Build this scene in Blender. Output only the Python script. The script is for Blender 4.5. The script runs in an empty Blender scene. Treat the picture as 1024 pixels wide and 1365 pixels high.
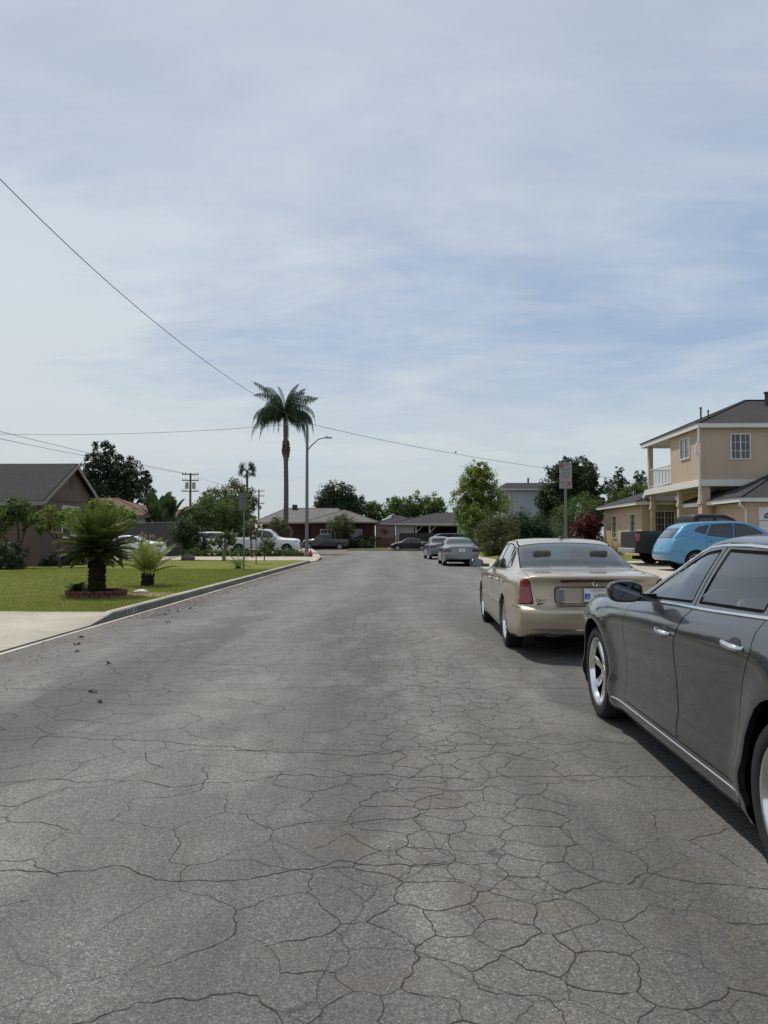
import bpy, bmesh, math, random
import numpy as np
from mathutils import Vector, Matrix, Euler
from mathutils.bvhtree import BVHTree
PI = math.pi
R = math.radians
scene = bpy.context.scene
COL = scene.collection
rnd = random.Random(11)

# ------------------------------------------------------------------ camera
F = 985.0
CAM_H = 1.45
cam_d = bpy.data.cameras.new('camera')
cam = bpy.data.objects.new('camera', cam_d)
COL.objects.link(cam)
cam.location = (0, 0, CAM_H)
cam.rotation_euler = Euler((R(90 + 1.95), 0, R(1.22)), 'XYZ')
cam_d.sensor_fit = 'VERTICAL'
cam_d.sensor_height = 36
cam_d.sensor_width = 27
cam_d.lens = F / 1365 * 36
cam_d.clip_start = 0.05
cam_d.clip_end = 3000
scene.camera = cam
CM = cam.rotation_euler.to_matrix()

def P(px, py, Y):
    """world point seen at photograph pixel (px, py) at distance Y along the road"""
    d = CM @ Vector(((px - 512) / F, -(py - 682.5) / F, -1))
    return Vector((0, 0, CAM_H)) + d * (Y / d.y)
def PX(px, Y): return P(px, 700, Y).x
def PZ(py, Y, px=533): return P(px, py, Y).z

# ------------------------------------------------------------------ objects
def tag(o, label=None, cat=None, group=None, kind=None):
    if label: o['label'] = label
    if cat: o['category'] = cat
    if group: o['group'] = group
    if kind: o['kind'] = kind
    return o
def empty(name, loc=(0, 0, 0), rz=0, label=None, cat=None, group=None):
    o = bpy.data.objects.new(name, None)
    COL.objects.link(o)
    o.location = loc
    o.rotation_euler = (0, 0, rz)
    o.empty_display_size = .2
    return tag(o, label, cat, group)
def link(name, me, parent=None, loc=None):
    o = bpy.data.objects.new(name, me)
    COL.objects.link(o)
    if parent: o.parent = parent
    if loc: o.location = loc
    return o
def copy_tree(o, parent=None):
    c = o.copy()
    COL.objects.link(c)
    if parent: c.parent = parent
    for ch in list(o.children): copy_tree(ch, c)
    return c

class MB:
    def __init__(s): s.v = []; s.f = []; s.mi = []
    def add(s, vs, fs, m=0):
        n = len(s.v)
        s.v += [tuple(v) for v in vs]
        s.f += [tuple(i + n for i in f) for f in fs]
        s.mi += [m] * len(fs)
        return s
    def box(s, x0, x1, y0, y1, z0, z1, m=0):
        vs = [(x, y, z) for z in (z0, z1) for y in (y0, y1) for x in (x0, x1)]
        return s.add(vs, [(0, 2, 3, 1), (4, 5, 7, 6), (0, 1, 5, 4), (2, 6, 7, 3), (0, 4, 6, 2), (1, 3, 7, 5)], m)
    def obox(s, c, size, rz=0, rx=0, ry=0, m=0):
        M = Matrix.Translation(c) @ Euler((rx, ry, rz)).to_matrix().to_4x4()
        hx, hy, hz = [a / 2 for a in size]
        vs = [M @ Vector((x, y, z)) for z in (-hz, hz) for y in (-hy, hy) for x in (-hx, hx)]
        return s.add(vs, [(0, 2, 3, 1), (4, 5, 7, 6), (0, 1, 5, 4), (2, 6, 7, 3), (0, 4, 6, 2), (1, 3, 7, 5)], m)
    def bar(s, a, b, w, h=None, m=0):
        a, b = Vector(a), Vector(b); h = h or w
        d = (b - a)
        q = d.to_track_quat('Y', 'Z').to_matrix()
        L = d.length
        vs = [a + q @ Vector((x, y, z)) for z in (-h/2, h/2) for y in (0, L) for x in (-w/2, w/2)]
        return s.add(vs, [(0, 2, 3, 1), (4, 5, 7, 6), (0, 1, 5, 4), (2, 6, 7, 3), (0, 4, 6, 2), (1, 3, 7, 5)], m)
    def tube(s, pts, rad, n=8, m=0, cap=True):
        pts = [Vector(p) for p in pts]
        rs = rad if isinstance(rad, (list, tuple)) else [rad] * len(pts)
        vs = []; fs = []
        up = Vector((0, 0, 1))
        prev = None
        for i, p in enumerate(pts):
            d = (pts[min(i + 1, len(pts) - 1)] - pts[max(i - 1, 0)])
            if d.length < 1e-9: d = Vector((0, 0, 1))
            d.normalize()
            if prev is None:
                u = d.orthogonal().normalized()
            else:
                u = (prev - d * prev.dot(d))
                u = u.normalized() if u.length > 1e-6 else d.orthogonal().normalized()
            prev = u
            w = d.cross(u)
            for k in range(n):
                a = 2 * PI * k / n
                vs.append(p + (u * math.cos(a) + w * math.sin(a)) * rs[i])
        for i in range(len(pts) - 1):
            for k in range(n):
                k2 = (k + 1) % n
                fs.append((i*n+k, i*n+k2, (i+1)*n+k2, (i+1)*n+k))
        if cap:
            fs.append(tuple(range(n))[::-1]); fs.append(tuple((len(pts)-1)*n+k for k in range(n)))
        return s.add(vs, fs, m)
    def lathe(s, prof, axis='Z', c=(0, 0, 0), n=32, m=0, close=False):
        c = Vector(c); vs = []; fs = []
        K = len(prof)
        for k in range(n):
            a = 2 * PI * k / n
            for r, h in prof:
                x, y = r * math.cos(a), r * math.sin(a)
                vs.append(c + (Vector((x, y, h)) if axis == 'Z' else Vector((h, x, y)) if axis == 'X' else Vector((y, h, x))))
        for k in range(n):
            k2 = (k + 1) % n
            for i in range(K - 1 if not close else K):
                j = (i + 1) % K
                fs.append((k*K+i, k2*K+i, k2*K+j, k*K+j))
        return s.add(vs, fs, m)
    def prism(s, poly, z0, z1, m=0):
        n = len(poly)
        vs = [(x, y, z0) for x, y in poly] + [(x, y, z1) for x, y in poly]
        fs = [tuple(range(n))[::-1], tuple(range(n, 2*n))] + [(i, (i+1) % n, n+(i+1) % n, n+i) for i in range(n)]
        return s.add(vs, fs, m)
    def ball(s, c, r, nu=12, nv=8, m=0, jit=0, rg=None):
        c = Vector(c); r = Vector(r) if hasattr(r, '__len__') else Vector((r, r, r))
        vs = [c + Vector((0, 0, -r.z))]; fs = []
        for j in range(1, nv):
            t = -PI/2 + PI*j/nv
            for i in range(nu):
                a = 2*PI*i/nu
                k = 1 + (rg.uniform(-jit, jit) if rg else 0)
                vs.append(c + Vector((r.x*math.cos(t)*math.cos(a), r.y*math.cos(t)*math.sin(a), r.z*math.sin(t))) * k if False else c + Vector((r.x*math.cos(t)*math.cos(a)*k, r.y*math.cos(t)*math.sin(a)*k, r.z*math.sin(t)*k)))
        vs.append(c + Vector((0, 0, r.z)))
        T = len(vs) - 1
        for i in range(nu):
            fs.append((0, 1+(i+1) % nu, 1+i)); fs.append((T, T-nu+i, T-nu+(i+1) % nu))
        for j in range(nv-2):
            for i in range(nu):
                a = 1+j*nu+i; b = 1+j*nu+(i+1) % nu
                fs.append((a, b, b+nu, a+nu))
        return s.add(vs, fs, m)
    def build(s, name, mat, parent=None, smooth=False, bevel=0, loc=None, fix=True):
        me = bpy.data.meshes.new(name)
        me.from_pydata(s.v, [], s.f)
        for mm in (mat if isinstance(mat, (list, tuple)) else [mat]): me.materials.append(mm)
        if any(s.mi): me.polygons.foreach_set('material_index', s.mi)
        if fix:
            b = bmesh.new(); b.from_mesh(me)
            bmesh.ops.recalc_face_normals(b, faces=b.faces)
            b.to_mesh(me); b.free()
        if smooth:
            me.polygons.foreach_set('use_smooth', [True]*len(me.polygons))
            if smooth == 'auto': me.set_sharp_from_angle(angle=R(35))
        me.update()
        o = link(name, me, parent, loc)
        if bevel:
            md = o.modifiers.new('bevel', 'BEVEL'); md.width = bevel; md.segments = 2; md.limit_method = 'ANGLE'; md.angle_limit = R(40)
        return o

def np_mesh(name, V, Fq, mat, parent=None, loc=None, smooth=False):
    """fast mesh from numpy verts (n,3) and faces (m,k)"""
    me = bpy.data.meshes.new(name)
    V = np.asarray(V, dtype=np.float32); Fq = np.asarray(Fq, dtype=np.int32)
    m, k = Fq.shape
    me.vertices.add(len(V)); me.vertices.foreach_set('co', V.ravel())
    me.loops.add(m*k); me.loops.foreach_set('vertex_index', Fq.ravel())
    me.polygons.add(m)
    me.polygons.foreach_set('loop_start', np.arange(0, m*k, k, dtype=np.int32))
    me.polygons.foreach_set('loop_total', np.full(m, k, dtype=np.int32))
    if smooth: me.polygons.foreach_set('use_smooth', np.ones(m, dtype=bool))
    me.materials.append(mat)
    me.update(calc_edges=True)
    me.validate()
    return link(name, me, parent, loc)

def text_mesh(name, body, size, mat, parent=None, extrude=0.001, align='CENTER', spacing=1.0):
    cu = bpy.data.curves.new(name, 'FONT')
    cu.body = body; cu.size = size; cu.extrude = extrude; cu.align_x = align; cu.align_y = 'CENTER'; cu.space_character = spacing
    o = bpy.data.objects.new(name + '_src', cu)
    COL.objects.link(o)
    bpy.context.view_layer.update()
    me = bpy.data.meshes.new_from_object(o.evaluated_get(bpy.context.evaluated_depsgraph_get()))
    bpy.data.objects.remove(o)
    me.name = name
    me.materials.clear(); me.materials.append(mat)
    return link(name, me, parent)

def pchip(keys):
    xs = np.array([k[0] for k in keys], float); ys = np.array([k[1] for k in keys], float)
    h = np.diff(xs); d = np.diff(ys) / h
    m = np.zeros_like(xs)
    for i in range(1, len(xs) - 1):
        if d[i-1] * d[i] > 0:
            w1 = 2*h[i] + h[i-1]; w2 = h[i] + 2*h[i-1]
            m[i] = (w1 + w2) / (w1/d[i-1] + w2/d[i])
    m[0] = d[0]; m[-1] = d[-1]
    def f(x):
        x = min(max(x, xs[0]), xs[-1])
        i = min(max(int(np.searchsorted(xs, x)) - 1, 0), len(xs) - 2)
        t = (x - xs[i]) / h[i]
        return float((2*t**3-3*t*t+1)*ys[i] + (t**3-2*t*t+t)*h[i]*m[i] + (-2*t**3+3*t*t)*ys[i+1] + (t**3-t*t)*h[i]*m[i+1])
    return f

# ------------------------------------------------------------------ materials
def nmat(name):
    m = bpy.data.materials.new(name); m.use_nodes = True
    nt = m.node_tree; nt.nodes.clear()
    out = nt.nodes.new('ShaderNodeOutputMaterial')
    return m, nt, out
def N(nt, t, **kw):
    n = nt.nodes.new(t)
    for k, v in kw.items():
        if k in n.inputs.keys() if isinstance(k, str) else False:
            n.inputs[k].default_value = v
        else:
            setattr(n, k, v)
    return n
def L(nt, a, b): nt.links.new(a, b)
def ramp(nt, src, stops, interp='LINEAR'):
    r = nt.nodes.new('ShaderNodeValToRGB'); r.color_ramp.interpolation = interp
    el = r.color_ramp.elements
    while len(el) > 1: el.remove(el[-1])
    for i, (p, c) in enumerate(stops):
        e = el[0] if i == 0 else el.new(p)
        e.position = p
        e.color = (c, c, c, 1) if not hasattr(c, '__len__') else (*c, 1)
    L(nt, src, r.inputs[0])
    return r.outputs[0]
def noise(nt, co, scale, detail=4, rough=.55, dist=0):
    n = nt.nodes.new('ShaderNodeTexNoise')
    n.inputs['Scale'].default_value = scale; n.inputs['Detail'].default_value = detail
    n.inputs['Roughness'].default_value = rough; n.inputs['Distortion'].default_value = dist
    if co is not None: L(nt, co, n.inputs['Vector'])
    return n.outputs[0]
def mix(nt, fac, a, b, mode='MIX'):
    n = nt.nodes.new('ShaderNodeMix'); n.data_type = 'RGBA'; n.blend_type = mode
    for s, v in ((0, fac), (6, a), (7, b)):
        if hasattr(v, 'is_output'): L(nt, v, n.inputs[s])
        elif s == 0: n.inputs[0].default_value = v
        else: n.inputs[s].default_value = (*v, 1) if hasattr(v, '__len__') else (v, v, v, 1)
    return n.outputs[2]
def mth(nt, op, a, b=0.0, c=None):
    n = nt.nodes.new('ShaderNodeMath'); n.operation = op
    for i, v in enumerate((a, b) if c is None else (a, b, c)):
        if hasattr(v, 'is_output'): L(nt, v, n.inputs[i])
        else: n.inputs[i].default_value = v
    return n.outputs[0]
def coords(nt, scale=(1, 1, 1), kind='Object', rot=(0, 0, 0)):
    t = nt.nodes.new('ShaderNodeTexCoord'); mp = nt.nodes.new('ShaderNodeMapping')
    mp.inputs['Scale'].default_value = scale; mp.inputs['Rotation'].default_value = rot
    L(nt, t.outputs[kind], mp.inputs[0])
    return mp.outputs[0]
def pbsdf(nt, out, color, rough=.6, metal=0, spec=.5, coat=0, coatr=.03, bump=None, bstr=.3, bdist=.01):
    b = nt.nodes.new('ShaderNodeBsdfPrincipled')
    for k, v in (('Base Color', color), ('Roughness', rough), ('Metallic', metal), ('Specular IOR Level', spec), ('Coat Weight', coat), ('Coat Roughness', coatr)):
        if hasattr(v, 'is_output'): L(nt, v, b.inputs[k])
        else: b.inputs[k].default_value = (*v, 1) if hasattr(v, '__len__') else v
    if bump is not None:
        bp = nt.nodes.new('ShaderNodeBump'); bp.inputs['Strength'].default_value = bstr; bp.inputs['Distance'].default_value = bdist
        L(nt, bump, bp.inputs['Height']); L(nt, bp.outputs[0], b.inputs['Normal'])
    L(nt, b.outputs[0], out.inputs[0])
    return b
_mc = {}
def plain(name, color, rough=.6, metal=0, var=.12, scale=6, coat=0, bstr=.0, spec=.5, fine=0):
    """plain surface with mottling, so that nothing is one flat colour"""
    if name in _mc: return _mc[name]
    m, nt, out = nmat(name)
    co = coords(nt)
    n1 = noise(nt, co, scale, 5)
    col = mix(nt, n1, tuple(c*(1-var) for c in color), tuple(min(1, c*(1+var)) for c in color))
    bump = None
    if bstr: bump = noise(nt, co, fine or 60, 3)
    rr = mth(nt, 'MULTIPLY_ADD', n1, .15, rough - .07)
    pbsdf(nt, out, col, rr, metal, spec, coat, bump=bump, bstr=bstr, bdist=.01)
    _mc[name] = m
    return m
def paint_mat(name, color, metallic=.55, rough=.32, dust=.06, coat=1):
    m, nt, out = nmat(name)
    co = coords(nt)
    fl = noise(nt, coords(nt, (1, 1, 1)), 900, 1)
    n1 = noise(nt, co, 2.2, 6, .65)
    sep = nt.nodes.new('ShaderNodeSeparateXYZ'); L(nt, nt.nodes.new('ShaderNodeTexCoord').outputs['Object'], sep.inputs[0])
    low = ramp(nt, sep.outputs[2], [(0, 1), (.28, .45), (.55, 0.1), (1, .25)])
    c = mix(nt, mth(nt, 'MULTIPLY', fl, .5), color, tuple(min(1, a*1.45+.004) for a in color))
    dustc = (.30, .28, .25)
    fac = mth(nt, 'MULTIPLY', mth(nt, 'MULTIPLY', low, n1), dust*1.6)
    c = mix(nt, fac, c, dustc)
    rr = mth(nt, 'MULTIPLY_ADD', fac, .8, rough)
    b = pbsdf(nt, out, c, rr, metallic, .5, coat, .04)
    L(nt, mth(nt, 'MULTIPLY_ADD', fac, .6, .045), b.inputs['Coat Roughness'])
    return m
def glass_mat(name, tint=(.55, .62, .58), refl=1.0, rough=.01, dusty=.04):
    m, nt, out = nmat(name)
    tr = nt.nodes.new('ShaderNodeBsdfTransparent'); tr.inputs[0].default_value = (*tint, 1)
    gl = nt.nodes.new('ShaderNodeBsdfGlossy'); gl.inputs['Roughness'].default_value = rough; gl.inputs[0].default_value = (.95, .97, 1, 1)
    fr = nt.nodes.new('ShaderNodeFresnel'); fr.inputs[0].default_value = 1.55
    f2 = mth(nt, 'MULTIPLY_ADD', fr.outputs[0], refl, .015)
    mx = nt.nodes.new('ShaderNodeMixShader')
    L(nt, f2, mx.inputs[0]); L(nt, tr.outputs[0], mx.inputs[1]); L(nt, gl.outputs[0], mx.inputs[2])
    df = nt.nodes.new('ShaderNodeBsdfDiffuse'); df.inputs[0].default_value = (.35, .36, .34, 1)
    m2 = nt.nodes.new('ShaderNodeMixShader')
    n1 = noise(nt, coords(nt), 3, 5)
    L(nt, mth(nt, 'MULTIPLY', n1, dusty*2), m2.inputs[0]); L(nt, mx.outputs[0], m2.inputs[1]); L(nt, df.outputs[0], m2.inputs[2])
    L(nt, m2.outputs[0], out.inputs[0])
    return m
def leaf_mat(name, dark, light, trans=.35, rough=.55, spec=.22):
    m, nt, out = nmat(name)
    g = nt.nodes.new('ShaderNodeNewGeometry')
    n1 = noise(nt, coords(nt), 1.1, 3)
    f = mth(nt, 'ADD', mth(nt, 'MULTIPLY', g.outputs['Random Per Island'], .55), mth(nt, 'MULTIPLY_ADD', n1, 1.1, -.35))
    c = mix(nt, f, dark, light)
    b = nt.nodes.new('ShaderNodeBsdfPrincipled')
    L(nt, c, b.inputs['Base Color']); b.inputs['Roughness'].default_value = rough; b.inputs['Specular IOR Level'].default_value = spec
    t = nt.nodes.new('ShaderNodeBsdfTranslucent')
    L(nt, mix(nt, .5, c, tuple(min(1, x*1.5) for x in light)), t.inputs[0])
    mx = nt.nodes.new('ShaderNodeMixShader'); mx.inputs[0].default_value = trans
    L(nt, b.outputs[0], mx.inputs[1]); L(nt, t.outputs[0], mx.inputs[2]); L(nt, mx.outputs[0], out.inputs[0])
    return m
def stucco(name, color, dirt=.25, base_z=.4):
    m, nt, out = nmat(name)
    co = coords(nt, kind='Object')
    n1 = noise(nt, co, .7, 6, .6); n2 = noise(nt, co, 45, 3)
    st = noise(nt, coords(nt, (3, 3, .25)), 1.5, 4)
    c = mix(nt, n1, tuple(a*.80 for a in color), tuple(min(1, a*1.12) for a in color))
    c = mix(nt, mth(nt, 'MULTIPLY', ramp(nt, st, [(.5, 0), (.75, 1)]), dirt), c, tuple(a*.6 for a in color))
    c = mix(nt, mth(nt, 'MULTIPLY', n2, .15), c, tuple(a*.7 for a in color))
    pbsdf(nt, out, c, .9, spec=.2, bump=n2, bstr=.35, bdist=.02)
    return m
def shingle(name, color, s=1.0):
    m, nt, out = nmat(name)
    co = coords(nt, (1, 1, 1.6))
    br = nt.nodes.new('ShaderNodeTexBrick')
    co2 = coords(nt)
    # rows follow the height of the roof, tabs follow the length
    sep = nt.nodes.new('ShaderNodeSeparateXYZ'); L(nt, co2, sep.inputs[0])
    cb = nt.nodes.new('ShaderNodeCombineXYZ')
    L(nt, mth(nt, 'ADD', sep.outputs[0], sep.outputs[1]), cb.inputs[0]); L(nt, mth(nt, 'MULTIPLY', sep.outputs[2], 2.0), cb.inputs[1])
    L(nt, cb.outputs[0], br.inputs[0])
    br.inputs['Scale'].default_value = 3.2*s; br.inputs['Mortar Size'].default_value = .02
    br.inputs['Color1'].default_value = (*[a*.8 for a in color], 1); br.inputs['Color2'].default_value = (*[min(1, a*1.2) for a in color], 1)
    br.inputs['Mortar'].default_value = (*[a*.45 for a in color], 1)
    n1 = noise(nt, co2, 1.2, 5); n2 = noise(nt, co2, 30, 2)
    c = mix(nt, mth(nt, 'MULTIPLY', n1, .35), br.outputs[0], tuple(min(1, a*1.35) for a in color))
    c = mix(nt, mth(nt, 'MULTIPLY', n2, .3), c, tuple(a*.6 for a in color))
    pbsdf(nt, out, c, .92, spec=.15, bump=br.outputs[1], bstr=.3, bdist=.02)
    return m

M_black = plain('black_rubber', (.018, .018, .019), .75, var=.3, scale=8, spec=.3)
M_dark = plain('dark_void', (.006, .006, .006), .95, spec=.05)
M_seam = plain('seam_shadow', (.004, .004, .004), .9, spec=.05)
M_gloss_black = plain('gloss_black', (.008, .008, .009), .12, var=.1, coat=.6)
M_trimblack = plain('trim_black', (.02, .02, .022), .42, var=.1)
M_chrome = plain('chrome', (.78, .79, .8), .10, 1.0, var=.04)
M_alu = plain('wheel_alloy', (.55, .56, .57), .26, 1.0, var=.08)
M_steel = plain('galvanised_steel', (.34, .36, .37), .5, .6, var=.15, scale=3)
M_white = plain('white_paint', (.72, .72, .70), .6, var=.08, scale=2)
M_red_lens = plain('red_lens', (.24, .008, .018), .12, var=.35, scale=14, coat=1)
M_dred_lens = plain('dark_red_lens', (.05, .004, .006), .12, var=.3, scale=14, coat=1)
M_clear_lens = plain('clear_lens', (.45, .46, .47), .08, .6, var=.3, scale=20, coat=1)
M_interior = plain('grey_leather', (.26, .27, .255), .6, var=.15)
M_interior_tan = plain('tan_leather', (.06, .057, .05), .6, var=.15)
M_glass_car = glass_mat('car_glass', (.80, .90, .85), 1.3, dusty=.015)
M_glass_tan = glass_mat('car_glass_green', (.55, .72, .62), 1.6, dusty=.04)
M_glass_dark = plain('tinted_glass', (.012, .015, .016), .05, var=.2, coat=1)
M_glass_far = plain('far_car_glass', (.045, .055, .055), .10, var=.3, scale=3, coat=.3)
M_mirror = plain('mirror_glass', (.13, .15, .17), .03, 1.0, var=.02)
M_plate = plain('plate_white', (.70, .71, .72), .4, var=.06)
M_blue = plain('plate_blue', (.03, .12, .42), .4)
M_ink = plain('plate_ink', (.015, .02, .06), .5)
# ------------------------------------------------------------------ vehicle builder
def in_poly(x, y, poly):
    c = False; n = len(poly); j = n - 1
    for i in range(n):
        xi, yi = poly[i]; xj, yj = poly[j]
        if (yi > y) != (yj > y) and x < (xj - xi) * (y - yi) / (yj - yi) + xi: c = not c
        j = i
    return c
def inset(poly, d):
    """shrink a polygon by d (any winding)"""
    n = len(poly); A = sum(poly[i][0]*poly[(i+1) % n][1] - poly[(i+1) % n][0]*poly[i][1] for i in range(n))
    s = 1 if A > 0 else -1
    out = []
    for i in range(n):
        p0 = Vector(poly[i-1]); p1 = Vector(poly[i]); p2 = Vector(poly[(i+1) % n])
        a = (p1-p0).normalized(); b = (p2-p1).normalized()
        na = Vector((-a.y, a.x))*s; nb = Vector((-b.y, b.x))*s
        t = na + nb
        t = t / max(t.dot(na), .3) if t.length > 1e-6 else na
        q = p1 + t*d
        out.append((q.x, q.y))
    return out
def rounded(poly, r, k=4):
    out = []; n = len(poly)
    for i in range(n):
        p0 = Vector(poly[i-1]); p1 = Vector(poly[i]); p2 = Vector(poly[(i+1) % n])
        a = (p0-p1); b = (p2-p1)
        rr = min(r, a.length*.45, b.length*.45)
        A = p1 + a.normalized()*rr; B = p1 + b.normalized()*rr
        for j in range(k+1):
            t = j/k
            q = A*(1-t)**2 + p1*2*t*(1-t) + B*t*t
            out.append((q.x, q.y))
    return out
def arc_poly(cy, cz, r, n=28, low=-.6):
    return [(cy + r*math.cos(2*PI*i/n), cz + r*math.sin(2*PI*i/n)) for i in range(n)]

class Face:
    __slots__ = ('v', 'material_index', 'c', 'normal', 'bb', 'is_valid')
    def __init__(f, v, mi=0, n=None):
        f.v = v; f.material_index = mi; f.is_valid = True
        k = len(v)
        f.c = Vector((sum(p[0] for p in v)/k, sum(p[1] for p in v)/k, sum(p[2] for p in v)/k))
        xs, ys, zs = zip(*v)
        f.bb = (min(xs), min(ys), min(zs), max(xs), max(ys), max(zs))
        f.normal = n
    def calc_center_median(f): return f.c
class Car:
    def __init__(s, sp, root):
        s.sp = sp; s.root = root
        g = lambda k, d=None: pchip(sp[k]) if k in sp else d
        s.top = g('top'); s.belt = g('belt'); s.bot = g('bot'); s.wm = g('wmax'); s.wb = g('wbelt'); s.we = g('wedge'); s.drop = g('drop')
        s.y0, s.y1 = sp['ends']
        s.rp = pchip(sp['rear_prof']); s.fp = pchip(sp['front_prof'])
        s.side = pchip(sp.get('side', [(0, -.06), (.1, -.028), (.3, -.012), (.55, 0), (.8, -.008), (.93, -.03), (1, -.09)]))
        s.base()
    def section(s, y):
        zb, zk, wm, wb, we, zt = s.bot(y), s.belt(y), s.wm(y), s.wb(y), s.we(y), s.top(y)
        ze = zt - s.drop(y)
        ze = max(ze, zk + .002); zt = max(zt, ze + .004)
        pts = [(0, zb), (wm*.45, zb), (wm-.2, zb)]
        NS = 20
        a = s.side(1.0)
        for i in range(NS+1):
            t = i/NS
            dx = s.side(t)
            if t > .8: dx = dx + ((wb - wm) - a) * ((t-.8)/.2)**1.5
            pts.append((wm + dx, zb + (zk-zb)*t))
        NG = 8
        for i in range(1, NG+1):
            t = i/NG
            pts.append((wb + (we-wb)*t + s.sp.get('bulge', .025)*math.sin(PI*t)*min(1, (ze-zk)/.3), zk + (ze-zk)*t))
        NR = 11
        p = 2.4
        for i in range(1, NR+1):
            a_ = PI/2*i/NR
            pts.append((we*max(0, math.cos(a_))**(2/p), ze + (zt-ze)*math.sin(a_)**(2/p)))
        return pts
    def base(s):
        sp = s.sp; y0, y1 = s.y0, s.y1
        n = sp.get('stations', 110)
        ys = [y0 + d for d in (0, .004, .012, .026, .045)] + list(np.linspace(y0+.07, y1-.07, n)) + [y1 - d for d in (.045, .026, .012, .004, 0)]
        extra = sp.get('extra', [])
        ys = sorted(set(ys + extra))
        rr = sp.get('corner', .045)
        secs = []
        for y in ys:
            d = min(y - y0, y1 - y)
            ins = rr - math.sqrt(max(0, rr*rr - (rr-d)**2)) if d < rr else 0
            sec = []
            P0 = s.section(y)
            zlo = P0[0][1]; zhi = P0[-1][1]
            for (x, z) in P0:
                k = (z - zlo) / (zhi - zlo)
                zz = z + ins*(1-2*k)
                sec.append((max(0, x - ins) if x > .001 else 0, zz))
            secs.append(sec)
        K = len(secs[0])
        def warp(x, y, z):
            Lr, Lf = sp.get('warp', (.7, .7))
            t = (y - y0) / Lr
            W = s.wm(y)
            if t < 1:
                w = (1-t)**1.6
                y2 = y + w*(s.rp(z) + sp.get('bow', (.14, .22))[0]*abs(x/W)**3.2)
                return y2
            t = (y1 - y) / Lf
            if t < 1:
                w = (1-t)**1.6
                return y - w*(s.fp(z) + sp.get('bow', (.14, .22))[1]*abs(x/W)**2.6)
            return y
        V = []; Fc = []
        idx = {}
        flare = sp.get('flare', .018)
        RA = sp['arch_r']
        def vert(x, y, z):
            yw = warp(x, y, z)
            ax = abs(x)
            if ax > .5:
                for cy in sp['axles']:
                    r = math.hypot(yw - cy, z - sp['wheel_r'])
                    if r < RA + .25:
                        x += math.copysign(flare * math.exp(-((r - RA - .015)/.085)**2), x)
            V.append((x, yw, z)); return len(V) - 1
        grid = []
        for y, sec in zip(ys, secs):
            right = [vert(x, y, z) for x, z in sec]
            left = [right[i] if sec[i][0] < 1e-6 else vert(-sec[i][0], y, sec[i][1]) for i in range(K)]
            grid.append((right, left))
        for a, b in zip(grid[:-1], grid[1:]):
            for i in range(K-1):
                Fc.append((a[0][i], a[0][i+1], b[0][i+1], b[0][i]))
                Fc.append((a[1][i], b[1][i], b[1][i+1], a[1][i+1]))
        # caps
        for e, (y, sec, g) in enumerate(((ys[0], secs[0], grid[0]), (ys[-1], secs[-1], grid[-1]))):
            C = 28
            rows = []
            for i in range(K):
                x, z = sec[i]
                if x < 1e-6: rows.append([g[0][i]]*(C+1)); continue
                row = [g[1][i]]
                for c in range(1, C):
                    row.append(vert(x*(-1 + 2*c/C), y, z))
                row.append(g[0][i]); rows.append(row)
            for i in range(K-1):
                for c in range(C):
                    q = (rows[i][c], rows[i][c+1], rows[i+1][c+1], rows[i+1][c])
                    q = tuple(dict.fromkeys(q))
                    if len(q) >= 3: Fc.append(q if e == 0 else q[::-1])
        me = bpy.data.meshes.new('tmp'); me.from_pydata(V, [], Fc)
        bm = bmesh.new(); bm.from_mesh(me); bpy.data.meshes.remove(me)
        bmesh.ops.remove_doubles(bm, verts=bm.verts, dist=.0004)
        bmesh.ops.recalc_face_normals(bm, faces=bm.faces)
        bm.normal_update(); bm.verts.ensure_lookup_table(); bm.faces.ensure_lookup_table()
        s.faces = [Face([tuple(v.co) for v in f.verts], 0, f.normal.copy()) for f in bm.faces]
        s.bvh = BVHTree.FromBMesh(bm)
        s.bn = [[v.co.copy() for v in f.verts] for f in bm.faces]
        s.bnn = [[v.normal.copy() for v in f.verts] for f in bm.faces]
    def normal_at(s, co):
        loc, nr, i, d = s.bvh.find_nearest(co)
        if i is None: return Vector((0, 0, 1))
        vs = s.bn[i]; ws = [1/((v-loc).length_squared+1e-6) for v in vs]
        n = Vector((0, 0, 0))
        for w, a in zip(ws, s.bnn[i]): n += a*w
        return n.normalized()
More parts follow.
